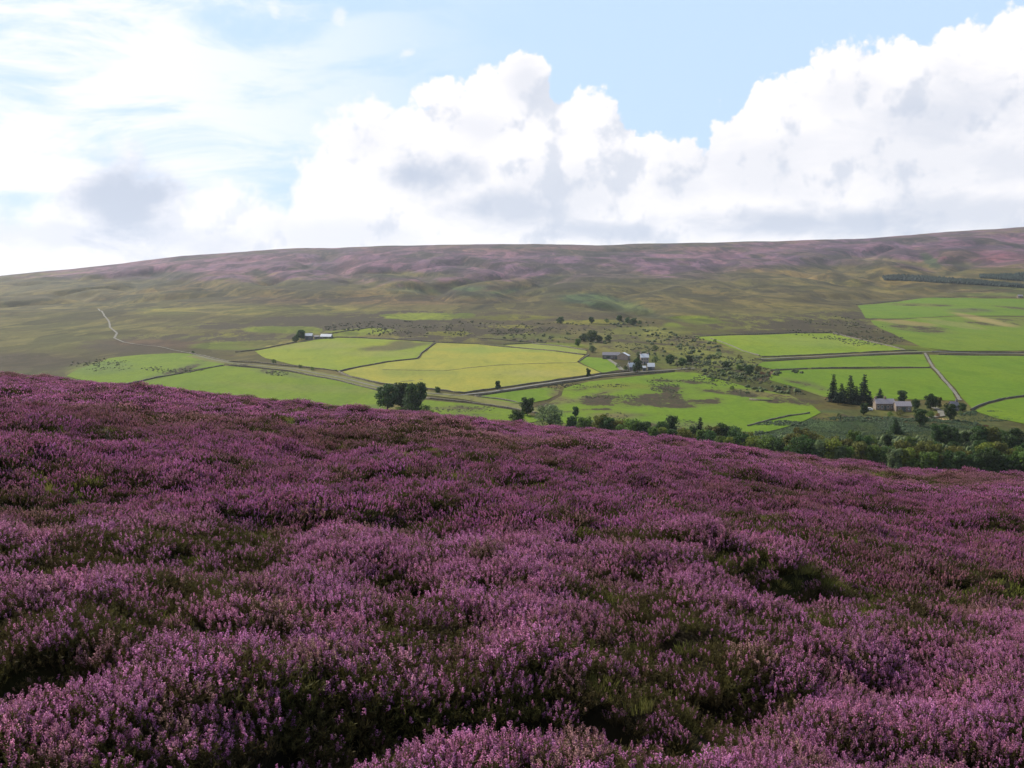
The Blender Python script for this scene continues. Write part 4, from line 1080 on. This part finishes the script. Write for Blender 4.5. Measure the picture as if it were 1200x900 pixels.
# ------------------------------------------------------------------ near heather
def heather_mats():
    m, nt, nd, lk = newmat('heather_bloom')
    oi = N(nt, 'ShaderNodeObjectInfo')
    ve = N(nt, 'ShaderNodeAttribute', attribute_name='tone')
    ti = N(nt, 'ShaderNodeAttribute', attribute_name='tint', attribute_type='INSTANCER')
    c = mixc(nt, ve.outputs['Fac'], (.20, .060, .115), (.70, .28, .50))
    c = mixc(nt, maprange(nt, ti.outputs['Fac'], .35, 1., 0, .8), c, mixc(nt, ve.outputs['Fac'], (.19, .085, .07), (.52, .28, .28)))
    c = mixc(nt, maprange(nt, oi.outputs['Random'], .78, .95, 0, .8), c, mixc(nt, ve.outputs['Fac'], (.12, .06, .035), (.42, .25, .19)))
    hs = N(nt, 'ShaderNodeHueSaturation')
    lk.new(c, hs.inputs['Color'])
    lk.new(maprange(nt, M_(nt, 'FRACT', M_(nt, 'MULTIPLY', oi.outputs['Random'], 7.3)), 0, 1, .475, .52, False), hs.inputs['Hue'])
    lk.new(maprange(nt, M_(nt, 'FRACT', M_(nt, 'MULTIPLY', oi.outputs['Random'], 13.7)), 0, 1, .72, 1.2, False), hs.inputs['Value'])
    diffuse_out(nt, hs.outputs[0], .8, .1, .25)
    m2, nt, nd, lk = newmat('heather_leaf')
    oi = N(nt, 'ShaderNodeObjectInfo')
    ve = N(nt, 'ShaderNodeAttribute', attribute_name='tone')
    c = mixc(nt, ve.outputs['Fac'], (.032, .027, .012), (.135, .125, .032))
    c = mixc(nt, maprange(nt, oi.outputs['Random'], 0, 1, 0, .6), c, mixc(nt, ve.outputs['Fac'], (.035, .022, .014), (.12, .075, .04)))
    diffuse_out(nt, c, .8, .15, .2)
    m3, nt, nd, lk = newmat('moor_grass')
    oi = N(nt, 'ShaderNodeObjectInfo')
    ve = N(nt, 'ShaderNodeAttribute', attribute_name='tone')
    c = mixc(nt, ve.outputs['Fac'], (.07, .085, .018), (.22, .24, .05))
    c = mixc(nt, maprange(nt, oi.outputs['Random'], 0, 1, 0, .5), c, (.24, .19, .07))
    diffuse_out(nt, c, .7, .2, .35)
    return m, m2, m3
BLOOM, HLEAF, GRASS = heather_mats()

class Soup:
    def __init__(s): s.v, s.f, s.m, s.t, s.n = [], [], [], [], 0
    def add(s, V, Fq, mat, tone):
        """V (k,m,3) blocks with the same face list Fq (m-local, quads)"""
        k, m = V.shape[:2]
        s.v.append(V.reshape(-1, 3)); s.f.append((np.arange(k)[:, None, None] * m + np.asarray(Fq)[None] + s.n).reshape(-1, 4))
        s.m.append(np.full(k * len(Fq), mat)); s.t.append(np.repeat(tone, m)); s.n += k * m
    def mesh(s, name, mats):
        V, Fc = np.concatenate(s.v), np.concatenate(s.f)
        me = pymesh(name, V, Fc, None)
        for m in mats: me.materials.append(m)
        me.polygons.foreach_set('material_index', np.concatenate(s.m).astype(np.int32))
        a = me.attributes.new('tone', 'FLOAT', 'POINT'); a.data.foreach_set('value', np.clip(np.concatenate(s.t), 0, 1).astype(np.float32))
        return me

def unit(v): return v / (np.linalg.norm(v, axis=-1, keepdims=True) + 1e-9)

def quads(c, d, side, L, W, tone_):
    """flat leaf blades from c along d"""
    tip = c + d * L[:, None]; mid = c + d * (L * .5)[:, None]
    return np.stack([c, mid - side * W[:, None], tip, mid + side * W[:, None]], 1)

def heather_clump(name, seed, lod, bloom=.9, R0=.2, H=.26):
    r = np.random.default_rng(seed); s = Soup()
    ns = {0: 58, 1: 54, 2: 76}[lod]
    ang = r.uniform(0, 6.28, ns); q = np.sqrt(r.uniform(0, 1, ns)) * R0
    base = np.stack([np.cos(ang) * q * .45, np.sin(ang) * q * .45, np.zeros(ns)], 1)
    hh = H * (1 - .32 * (q / R0) ** 2) * r.uniform(.72, 1.1, ns)
    tip = np.stack([np.cos(ang) * q * 1.12, np.sin(ang) * q * 1.12, hh], 1) + r.normal(size=(ns, 3)) * .012
    d = unit(tip - base + np.array([0, 0, .12]))
    up = unit(d + np.array([0, 0, .3]) + r.normal(size=(ns, 3)) * .24)
    side = unit(np.cross(up, r.normal(size=(ns, 3)))); sd2 = np.cross(up, side)
    L = r.uniform(.026, .062, ns)
    st = tip - up * L[:, None]
    has = r.uniform(size=ns) < bloom
    # stems
    wst = .0016 if lod == 0 else .0028
    V = np.stack([base - side * wst, base + side * wst, st + side * wst * .8, st - side * wst * .8], 1)
    s.add(V, [(0, 1, 2, 3)], 1, r.uniform(0, .25, ns))
    # leafy shoots along the stems
    nl = {0: 20, 1: 8, 2: 2}[lod]
    t = r.uniform(.3, 1.0, (ns, nl))
    c = (base[:, None] * (1 - t[..., None]) + st[:, None] * t[..., None]).reshape(-1, 3)
    dd = unit(np.repeat(d, nl, 0) * .9 + r.normal(size=(ns * nl, 3)) * .55)
    sdl = unit(np.cross(dd, r.normal(size=(ns * nl, 3))))
    ll = r.uniform(.018, .042, ns * nl) * {0: 1, 1: 1.3, 2: 1.9}[lod]; ww = {0: .0028, 1: .0055, 2: .011}[lod]
    s.add(quads(c, dd, sdl, ll, np.full(ns * nl, ww), 0), [(0, 1, 2, 3)], 1, (t.ravel() * .6 + r.uniform(-.1, .4, ns * nl)))
    # flower spikes
    hi = np.where(has)[0]
    if lod == 0:
        nf = 20
        t = np.linspace(0, 1, nf)[None] + r.uniform(-.02, .02, (len(hi), nf))
        rad = .0062 * (1 - .5 * t)
        a = r.uniform(0, 6.28, (len(hi), nf))
        out = side[hi][:, None] * np.cos(a)[..., None] + sd2[hi][:, None] * np.sin(a)[..., None]
        c = st[hi][:, None] + up[hi][:, None] * (L[hi][:, None] * t)[..., None] + out * rad[..., None]
        c = c.reshape(-1, 3); out = out.reshape(-1, 3); ax = np.repeat(up[hi], nf, 0)
        f = unit(out + ax * .5); sd = unit(np.cross(f, ax)); b2 = np.cross(f, sd)
        k = len(c); z = r.uniform(.0038, .0062, k)[:, None]
        # little bell: four sided
        ring = [c + sd * z * .62, c + b2 * z * .62, c - sd * z * .62, c - b2 * z * .62]
        tipv = c + f * z * 1.5
        back = c - f * z * .4
        V = np.stack(ring + [tipv + sd * z * .35, tipv - sd * z * .35, back], 1)
        s.add(V, [(0, 1, 4, 4), (1, 2, 5, 4), (2, 3, 5, 5), (3, 0, 4, 5)], 0, r.uniform(.15, .9, k) + np.repeat(r.uniform(-.25, .2, len(hi)), nf))
    elif lod == 1:
        nf = 7
        t = (np.arange(nf)[None] + r.uniform(.2, .8, (len(hi), nf))) / nf
        a = r.uniform(0, 6.28, (len(hi), nf))
        out = side[hi][:, None] * np.cos(a)[..., None] + sd2[hi][:, None] * np.sin(a)[..., None]
        c = (st[hi][:, None] + up[hi][:, None] * (L[hi][:, None] * t)[..., None] + out * .003).reshape(-1, 3)
        out = out.reshape(-1, 3); ax = np.repeat(up[hi], nf, 0); sd = np.cross(out, ax)
        z = r.uniform(.007, .0115, len(c))[:, None]
        V = np.stack([c + sd * z * .7 - ax * z * .5, c + ax * z * 1.1 + sd * z * .2, c - sd * z * .7 - ax * z * .3, c - ax * z - out * z * .3], 1)
        V2 = np.stack([c + out * z * .8, c + ax * z * 1.2, c - out * z * .8, c - ax * z], 1)
        tn = r.uniform(.25, 1.0, len(c)) + np.repeat(r.uniform(-.2, .2, len(hi)), nf)
        s.add(V, [(0, 1, 2, 3)], 0, tn); s.add(V2, [(0, 1, 2, 3)], 0, tn)
    else:
        c = st[hi]; u_ = up[hi]; L_ = L[hi][:, None] * 1.15; w_ = r.uniform(.009, .015, len(hi))[:, None]
        for sv in (side[hi], sd2[hi]):
            V = np.stack([c, c + u_ * L_ * .45 + sv * w_, c + u_ * L_, c + u_ * L_ * .4 - sv * w_], 1)
            s.add(V, [(0, 1, 2, 3)], 0, r.uniform(.3, 1.15, len(hi)))
    return s.mesh(name, [BLOOM, HLEAF])

def grass_clump(name, seed, lod, H=.22):
    r = np.random.default_rng(seed); s = Soup()
    n = {0: 170, 1: 90, 2: 50}[lod]
    ang = r.uniform(0, 6.28, n); q = np.sqrt(r.uniform(0, 1, n)) * .15
    b = np.stack([np.cos(ang) * q, np.sin(ang) * q, np.zeros(n)], 1)
    d = unit(np.stack([np.cos(ang) * q * 3 + r.normal(size=n) * .25, np.sin(ang) * q * 3 + r.normal(size=n) * .25, np.ones(n)], 1))
    sd = unit(np.cross(d, r.normal(size=(n, 3)))); L = r.uniform(.4, 1.1, n) * H; w = {0: .0016, 1: .003, 2: .006}[lod]
    bend = np.stack([d[:, 0], d[:, 1], -np.abs(d[:, 0]) * .3], 1) * (L * .45)[:, None]
    m = b + d * (L * .55)[:, None]; t = b + d * L[:, None] + bend
    V = np.stack([b - sd * w, b + sd * w, m + sd * w, m - sd * w, t], 1)
    s.add(V, [(0, 1, 2, 3), (3, 2, 4, 4)], 2, r.uniform(0, 1, n))
    return s.mesh(name, [BLOOM, HLEAF, GRASS])

# variants: 0-4 flowering near, 5 green near, 6 grass near; then the same for mid and far
VAR = []
for lod in range(3):
    for k in range(5):
        VAR.append(heather_clump('heather_tuft', 100 + lod * 20 + k, lod, [.95, .85, .78, .9, .6][k], [.18, .17, .2, .16, .18][k] * (1, 1.15, 1.55)[lod], [.25, .28, .23, .25, .27][k]))
    VAR.append(heather_clump('heather_tuft', 160 + lod, lod, .12, .2 * (1, 1.15, 1.5)[lod], .23))
    VAR.append(grass_clump('grass_tuft', 170 + lod, lod))
def clean(me):
    # degenerate quads become triangles
    bm = bmesh.new(); bm.from_mesh(me); bmesh.ops.dissolve_degenerate(bm, dist=1e-6, edges=bm.edges); bm.to_mesh(me); bm.free()
vcol = bpy.data.collections.new('tuft_library')          # holds the tuft shapes the heather carpet repeats
for i, me in enumerate(VAR):
    me.validate()
    o = bpy.data.objects.new(f'tuft_{i:02d}', me); vcol.objects.link(o)

def place_heather():
    Xs, Ys, Ls, Sp = [], [], [], []
    def ring(r0, r1, a0, a1, dens, lod):
        cell = 1 / math.sqrt(dens); rr = np.arange(r0, r1, cell); R_, T_ = [], []
        for q in rr:
            k = max(1, int((a1 - a0) * (q + cell / 2) / cell)); st = rng.uniform(0, 1)
            R_.append(q + cell * rng.uniform(0, 1, k)); T_.append(a0 + (a1 - a0) * (np.arange(k) + st + rng.uniform(-.45, .45, k)) / k)
        r = np.concatenate(R_); t = np.concatenate(T_); n = len(r)
        Xs.append(r * np.sin(t)); Ys.append(r * np.cos(t)); Ls.append(np.full(n, lod)); Sp.append(np.full(n, dens))
    A = R(38)
    ring(1.4, 10.5, -A, A, 60, 0)
    ring(10.5, 24, -A, A, 38, 1)
    ring(24, 80, -R(34), R(34), 16, 2)
    ring(1.2, 10, A, 2 * math.pi - A, 14, 1)
    ring(10, 30, A, 2 * math.pi - A, 4, 2)
    ring(80, 130, -R(34), R(34), 3, 2)
    X, Y, L = np.concatenate(Xs), np.concatenate(Ys), np.concatenate(Ls)
    keep = np.hypot(X, Y) > 1.1
    X, Y, L = X[keep], Y[keep], L[keep]
    n = len(X)
    gap = fbm(X, Y, 1.1, 3, 201)               # openings between the bushes
    grn = fbm(X, Y, .7, 3, 211); grs = fbm(X, Y, 3.0, 3, 221); tint = fbm(X, Y, 5.5, 4, 231)
    hs = fbm(X, Y, .75, 2, 241)
    idx = rng.integers(0, 5, n)
    idx = np.where((grn > .57) & (rng.uniform(size=n) < .75), 5, idx)
    idx = np.where((grs > .64) & (rng.uniform(size=n) < .55), 6, idx)
    idx = np.where((gap < .42) & (rng.uniform(size=n) < .65), 5, idx)
    idx = np.where((gap < .36) & (rng.uniform(size=n) < .3), 6, idx)
    _, hg, hm = hollow_field(X, Y)
    idx = np.where((hg > .5) & (rng.uniform(size=n) < .55), 5, idx)
    idx = np.where((hm > .3), 6, idx)
    keep = ~((hg > .6) & (rng.uniform(size=n) < .25) & (hm < .25)) & ~((hm > .5) & (rng.uniform(size=n) < .5))
    sc = rng.uniform(.8, 1.15, n) * (.72 + .6 * hs) * (1 - .25 * (1 - sstep(.32, .46, gap))) * (1 - .32 * np.clip(hg, 0, 1)) * .84
    X, Y, L, idx, sc, tint = X[keep], Y[keep], L[keep], idx[keep], sc[keep], tint[keep]
    n = len(X)
    Z = canopy(X, Y) - .215
    e = .25
    gx = (canopy(X + e, Y) - canopy(X - e, Y)) / (2 * e); gy = (canopy(X, Y + e) - canopy(X, Y - e)) / (2 * e)
    Z = np.where(np.hypot(X, Y) > 26, Z, Z)
    rot = np.stack([np.arctan(gy) * .6 + rng.normal(size=n) * .1, -np.arctan(gx) * .6 + rng.normal(size=n) * .1, rng.uniform(0, 6.28, n)], 1)
    me = bpy.data.meshes.new('heather')
    me.vertices.add(n); me.vertices.foreach_set('co', np.stack([X, Y, Z], 1).astype(np.float32).ravel())
    def fa(nm, tp, key, val):
        a = me.attributes.new(nm, tp, 'POINT'); a.data.foreach_set(key, val)
    fa('rot', 'FLOAT_VECTOR', 'vector', rot.astype(np.float32).ravel())
    fa('scl', 'FLOAT', 'value', sc.astype(np.float32))
    fa('pick', 'INT', 'value', (L * 7 + idx).astype(np.int32))
    fa('tint', 'FLOAT', 'value', (sstep(.35, .75, tint)).astype(np.float32))
    o = link('heather', me)
    tag(o, 'purple flowering heather carpeting the near slope, with grass and green gaps', 'heather', None, 'stuff')
    g = bpy.data.node_groups.new('heather_carpet', 'GeometryNodeTree')
    g.interface.new_socket('Geometry', in_out='INPUT', socket_type='NodeSocketGeometry')
    g.interface.new_socket('Geometry', in_out='OUTPUT', socket_type='NodeSocketGeometry')
    gi, go = g.nodes.new('NodeGroupInput'), g.nodes.new('NodeGroupOutput')
    ci = g.nodes.new('GeometryNodeCollectionInfo'); ci.inputs['Collection'].default_value = vcol
    ci.inputs['Separate Children'].default_value = True; ci.inputs['Reset Children'].default_value = True
    ip = g.nodes.new('GeometryNodeInstanceOnPoints'); ip.inputs['Pick Instance'].default_value = True
    def na(nm, tp):
        x = g.nodes.new('GeometryNodeInputNamedAttribute'); x.data_type = tp; x.inputs[0].default_value = nm
        return x.outputs[0]
    er = g.nodes.new('FunctionNodeEulerToRotation')
    g.links.new(na('rot', 'FLOAT_VECTOR'), er.inputs[0])
    g.links.new(er.outputs[0], ip.inputs['Rotation'])
    g.links.new(na('scl', 'FLOAT'), ip.inputs['Scale']); g.links.new(na('pick', 'INT'), ip.inputs['Instance Index'])
    g.links.new(ci.outputs[0], ip.inputs['Instance'])
    g.links.new(gi.outputs[0], ip.inputs['Points']); g.links.new(ip.outputs[0], go.inputs[0])
    md = o.modifiers.new('carpet', 'NODES'); md.node_group = g
    print('heather instances', n)
place_heather()

# ------------------------------------------------------------------ sun, sky, clouds
SUN_AZ, SUN_EL = R(-36), R(35)          # ahead to the left
sd = Vector((math.sin(SUN_AZ) * math.cos(SUN_EL), math.cos(SUN_AZ) * math.cos(SUN_EL), math.sin(SUN_EL)))
sl = bpy.data.lights.new('sun', 'SUN'); sl.energy = 4.9; sl.angle = R(.55); sl.color = (1, .95, .86)
so = bpy.data.objects.new('sun', sl); COL.objects.link(so)
so.rotation_euler = (-sd).to_track_quat('-Z', 'Y').to_euler()
so.location = (0, 0, 300)

def azel(px, py):
    x, y, z = ray(px, py)
    return math.atan2(x, y), math.atan2(z, math.hypot(x, y))

def build_world():
    w = bpy.data.worlds.new('World'); SC.world = w; w.use_nodes = True
    nt = w.node_tree; nt.nodes.clear()
    sky = N(nt, 'ShaderNodeTexSky', sky_type='NISHITA', sun_disc=False)
    sky.sun_elevation = SUN_EL; sky.sun_rotation = SUN_AZ
    sky.air_density = 1.0; sky.dust_density = 1.2; sky.ozone_density = 1.2; sky.altitude = 300
    tc = N(nt, 'ShaderNodeTexCoord'); sp = N(nt, 'ShaderNodeSeparateXYZ')
    nt.links.new(tc.outputs['Generated'], sp.inputs[0])
    az = M_(nt, 'ARCTAN2', sp.outputs[0], sp.outputs[1]); el = M_(nt, 'ARCSINE', sp.outputs[2])
    pos = N(nt, 'ShaderNodeCombineXYZ'); nt.links.new(az, pos.inputs[0]); nt.links.new(el, pos.inputs[1])

    # --- group: how far inside the cumulus bank a direction lies
    g = bpy.data.node_groups.new('cumulus', 'ShaderNodeTree')
    g.interface.new_socket('Dir', in_out='INPUT', socket_type='NodeSocketVector')
    g.interface.new_socket('Inside', in_out='OUTPUT', socket_type='NodeSocketFloat')
    gi, go = g.nodes.new('NodeGroupInput'), g.nodes.new('NodeGroupOutput')
    # warp
    wn = g.nodes.new('ShaderNodeTexNoise'); wn.inputs['Scale'].default_value = 9; wn.inputs['Detail'].default_value = 3
    g.links.new(gi.outputs[0], wn.inputs['Vector'])
    vm = g.nodes.new('ShaderNodeVectorMath'); vm.operation = 'MULTIPLY_ADD'
    g.links.new(wn.outputs['Color'], vm.inputs[0]); vm.inputs[1].default_value = (.024, .03, 0); 
    va = g.nodes.new('ShaderNodeVectorMath'); va.operation = 'SUBTRACT'; g.links.new(gi.outputs[0], va.inputs[0]); va.inputs[1].default_value = (.012, .015, 0)
    g.links.new(va.outputs[0], vm.inputs[2])
    s2 = g.nodes.new('ShaderNodeSeparateXYZ'); g.links.new(vm.outputs[0], s2.inputs[0])
    s0 = g.nodes.new('ShaderNodeSeparateXYZ'); g.links.new(gi.outputs[0], s0.inputs[0])
    top = [(-500, 200), (-250, 120), (-60, 225), (20, 235), (60, 215), (92, 190), (112, 168), (132, 160), (160, 180), (185, 200), (215, 208), (250, 216), (290, 222), (330, 226), (345, 200), (365, 165), (395, 140), (425, 122), (455, 122), (490, 112),
           (515, 92), (540, 76), (570, 62), (598, 52), (622, 54), (640, 72), (648, 98), (662, 104), (680, 92), (700, 98), (725, 118), (750, 138), (775, 154), (800, 166), (826, 160),
           (836, 136), (850, 122), (880, 104), (890, 82), (925, 70), (960, 58), (1000, 50), (1035, 40), (1060, 42), (1085, 52), (1105, 44), (1130, 26), (1165, 10), (1200, -6), (1300, -60), (1500, 60), (1750, 200)]
    A0, A1 = -1.0, 1.0
    fc = g.nodes.new('ShaderNodeFloatCurve'); cv = fc.mapping.curves[0]
    pts = []
    for px, py in top:
        a, e = azel(px, py); pts.append(((a - A0) / (A1 - A0), min(1, max(0, e / .5))))
    cv.points[0].location = pts[0]; cv.points[1].location = pts[-1]
    for p in pts[1:-1]: cv.points.new(*p)
    for p in cv.points: p.handle_type = 'AUTO_CLAMPED'
    fc.mapping.update()
    mr = g.nodes.new('ShaderNodeMapRange'); mr.inputs[1].default_value = A0; mr.inputs[2].default_value = A1
    g.links.new(s2.outputs[0], mr.inputs[0]); g.links.new(mr.outputs[0], fc.inputs['Value'])
    tp = M_(g, 'MULTIPLY', fc.outputs[0], .5)
    dd = M_(g, 'SUBTRACT', tp, s2.outputs[1])
    vo = g.nodes.new('ShaderNodeTexVoronoi'); vo.voronoi_dimensions = '2D'; vo.feature = 'F1'; vo.normalize = True; vo.inputs['Scale'].default_value = 19; vo.inputs['Detail'].default_value = 3
    vo.inputs['Roughness'].default_value = .55; vo.inputs['Lacunarity'].default_value = 2.1
    g.links.new(vm.outputs[0], vo.inputs['Vector'])
    puff = M_(g, 'MULTIPLY', M_(g, 'SUBTRACT', .24, vo.outputs['Distance']), .10)
    nn = noise(g, gi.outputs[0], 20, 6, .64)
    fz = M_(g, 'MULTIPLY', M_(g, 'SUBTRACT', nn, .5), .065)
    tot = M_(g, 'ADD', M_(g, 'ADD', dd, puff), fz)
    g.links.new(tot, go.inputs[0])

    def inside(off):
        n = nt.nodes.new('ShaderNodeGroup'); n.node_tree = g
        v = N(nt, 'ShaderNodeVectorMath', operation='ADD'); nt.links.new(pos.outputs[0], v.inputs[0]); v.inputs[1].default_value = off
        nt.links.new(v.outputs[0], n.inputs[0]); return n.outputs[0]
    f0 = inside((0, 0, 0)); f1 = inside((-.012, .018, 0)); 
    # lit flank: thinner cloud toward the sun means brighter
    lit = maprange(nt, M_(nt, 'SUBTRACT', f0, f1), -.010, .018, 0, 1, True)
    # sharp on the right, veil-like on the left under the sun
    soft = maprange(nt, az, -.5, 0., .035, .005)
    alpha = maprange(nt, f0, M_(nt, 'MULTIPLY', soft, -1.), soft)
    # grey bellies
    def blob(px, py, rx, ry):
        a, e = azel(px, py)
        x = M_(nt, 'MULTIPLY', M_(nt, 'SUBTRACT', az, a), F / rx); y = M_(nt, 'MULTIPLY', M_(nt, 'SUBTRACT', el, e), F / ry)
        return M_(nt, 'SUBTRACT', 1.0, M_(nt, 'SQRT', M_(nt, 'ADD', M_(nt, 'MULTIPLY', x, x), M_(nt, 'MULTIPLY', y, y))))
    pst = N(nt, 'ShaderNodeVectorMath', operation='MULTIPLY'); nt.links.new(pos.outputs[0], pst.inputs[0]); pst.inputs[1].default_value = (1, 1.9, 1)
    bn = noise(nt, pst.outputs[0], 9, 7, .6, .4)
    bn2 = noise(nt, pst.outputs[0], 26, 6, .6, .2)
    warp = M_(nt, 'ADD', M_(nt, 'MULTIPLY', M_(nt, 'SUBTRACT', bn, .47), 2.2), M_(nt, 'MULTIPLY', M_(nt, 'SUBTRACT', bn2, .5), .6))
    grey = None
    for px, py, rx, ry, k in [(500, 208, 85, 36, .95), (600, 245, 110, 34, .8), (680, 225, 130, 60, .38), (1140, 130, 150, 52, .55), (1060, 190, 200, 60, .3), (960, 262, 280, 26, .85), (1130, 250, 160, 34, .6),
                              (150, 235, 90, 95, 1.), (60, 275, 110, 30, .6), (210, 280, 130, 30, .6), (380, 275, 140, 24, .35), (620, 95, 34, 34, .4), (900, 190, 130, 50, .3), (1000, 110, 70, 30, .28), (790, 215, 60, 34, .35), (560, 150, 50, 30, .3), (430, 170, 40, 26, .2), (1180, 190, 60, 50, .45), (700, 270, 120, 18, .8)]:
        b = maprange(nt, M_(nt, 'ADD', blob(px, py, rx, ry), warp), 0, .95, 0, k)
        grey = b if grey is None else M_(nt, 'MAXIMUM', grey, b)
    wisps = None
    for px, py, rx, ry in [(322, 15, 9, 12), (355, 17, 26, 9), (397, 14, 10, 20), (478, 61, 16, 9), (188, 36, 24, 26), (176, 68, 24, 12)]:
        b = maprange(nt, M_(nt, 'ADD', blob(px, py, rx, ry), M_(nt, 'MULTIPLY', M_(nt, 'SUBTRACT', bn2, .5), 5.0)), .1, 1.3, 0, .5)
        wisps = b if wisps is None else M_(nt, 'MAXIMUM', wisps, b)
    alpha = M_(nt, 'MAXIMUM', alpha, wisps)
    # colours of the cloud (its own light: sunlit white to blue-grey base)
    ramp = mixc(nt, lit, (.56, .585, .65), (.77, .755, .77))
    ramp = mixc(nt, grey, ramp, (.415, .465, .565))
    glow = maprange(nt, az, -.62, -.02, 1, 0)
    ramp = mixc(nt, M_(nt, 'MULTIPLY', M_(nt, 'MULTIPLY', glow, .75), M_(nt, 'SUBTRACT', 1.0, M_(nt, 'MULTIPLY', grey, .9))), ramp, (.86, .84, .87))
    # high thin veils on the left
    pv = N(nt, 'ShaderNodeVectorMath', operation='MULTIPLY'); nt.links.new(pos.outputs[0], pv.inputs[0]); pv.inputs[1].default_value = (1.0, 3.2, 1)
    vn = noise(nt, pv.outputs[0], 5.5, 8, .62, .5)
    veilm = maprange(nt, az, -.42, .05, 1, .0)
    band = maprange(nt, M_(nt, 'ABSOLUTE', M_(nt, 'SUBTRACT', el, azel(100, 150)[1])), .02, .17, 1, .35)
    veil = M_(nt, 'MULTIPLY', maprange(nt, M_(nt, 'ADD', vn, M_(nt, 'MULTIPLY', band, .12)), .46, .68), veilm)
    SK = 10.0       # cloud light relative to the sky texture's own units (background strength below)
    skyc = mixc(nt, 1.0, sky.outputs[0], (1, 1, 1), 'MULTIPLY')
    # pale summer air: the blue is washed out by high haze
    skyw = mixc(nt, M_(nt, 'MULTIPLY', maprange(nt, el, .25, .65, .93, .12), maprange(nt, M_(nt, 'ABSOLUTE', az), .7, 1.7, 1, .25)), skyc, tuple(SK * c for c in (.43, .575, .76)))
    def scaled(c, k):
        n = N(nt, 'ShaderNodeVectorMath', operation='SCALE'); nt.links.new(c, n.inputs[0]); n.inputs['Scale'].default_value = k; return n.outputs[0]
    s1 = mixc(nt, M_(nt, 'MULTIPLY', veil, .85), skyw, tuple(SK * c for c in (.84, .82, .86)))
    # broken cloud elsewhere round the sky
    hi = noise(nt, tc.outputs['Generated'], 2.6, 8, .6, .3)
    elsewhere = M_(nt, 'MULTIPLY', maprange(nt, hi, .57, .7), maprange(nt, M_(nt, 'ABSOLUTE', az), .9, 1.3))
    s1 = mixc(nt, elsewhere, s1, tuple(SK * c for c in (.7, .71, .74)))
    s3 = mixc(nt, M_(nt, 'MULTIPLY', alpha, maprange(nt, M_(nt, 'ABSOLUTE', az), .9, 1.1, 1, 0)), s1, scaled(ramp, SK))
    bg = N(nt, 'ShaderNodeBackground'); bg.inputs['Strength'].default_value = .1
    nt.links.new(s3, bg.inputs[0])
    out = N(nt, 'ShaderNodeOutputWorld'); nt.links.new(bg.outputs[0], out.inputs[0])
    w.cycles.sampling_method = 'MANUAL'; w.cycles.sample_map_resolution = 256
build_world()

# ------------------------------------------------------------------ air
def haze():
    m = bpy.data.materials.new('haze'); m.use_nodes = True; nt = m.node_tree; nt.nodes.clear()
    v = N(nt, 'ShaderNodeVolumePrincipled'); o = N(nt, 'ShaderNodeOutputMaterial')
    v.inputs['Color'].default_value = (.80, .87, .98, 1); v.inputs['Density'].default_value = .000042
    v.inputs['Anisotropy'].default_value = .2
    nt.links.new(v.outputs[0], o.inputs['Volume'])
    o = MB().box(-6600, 6600, -6600, 6600, -330, 330).build('haze', m)
    tag(o, 'thin pale air lying over the whole dale', 'haze', None, 'stuff')
haze()

SC.view_settings.view_transform = 'Standard'
SC.view_settings.look = 'None'
SC.view_settings.exposure = 0.46
SC.view_settings.gamma = 1
cy = SC.cycles
cy.max_bounces = 4; cy.diffuse_bounces = 2; cy.glossy_bounces = 1; cy.transmission_bounces = 2; cy.volume_bounces = 0; cy.transparent_max_bounces = 4
cy.use_denoising = True
cy.volume_step_rate = 10
cy.sample_clamp_indirect = 6
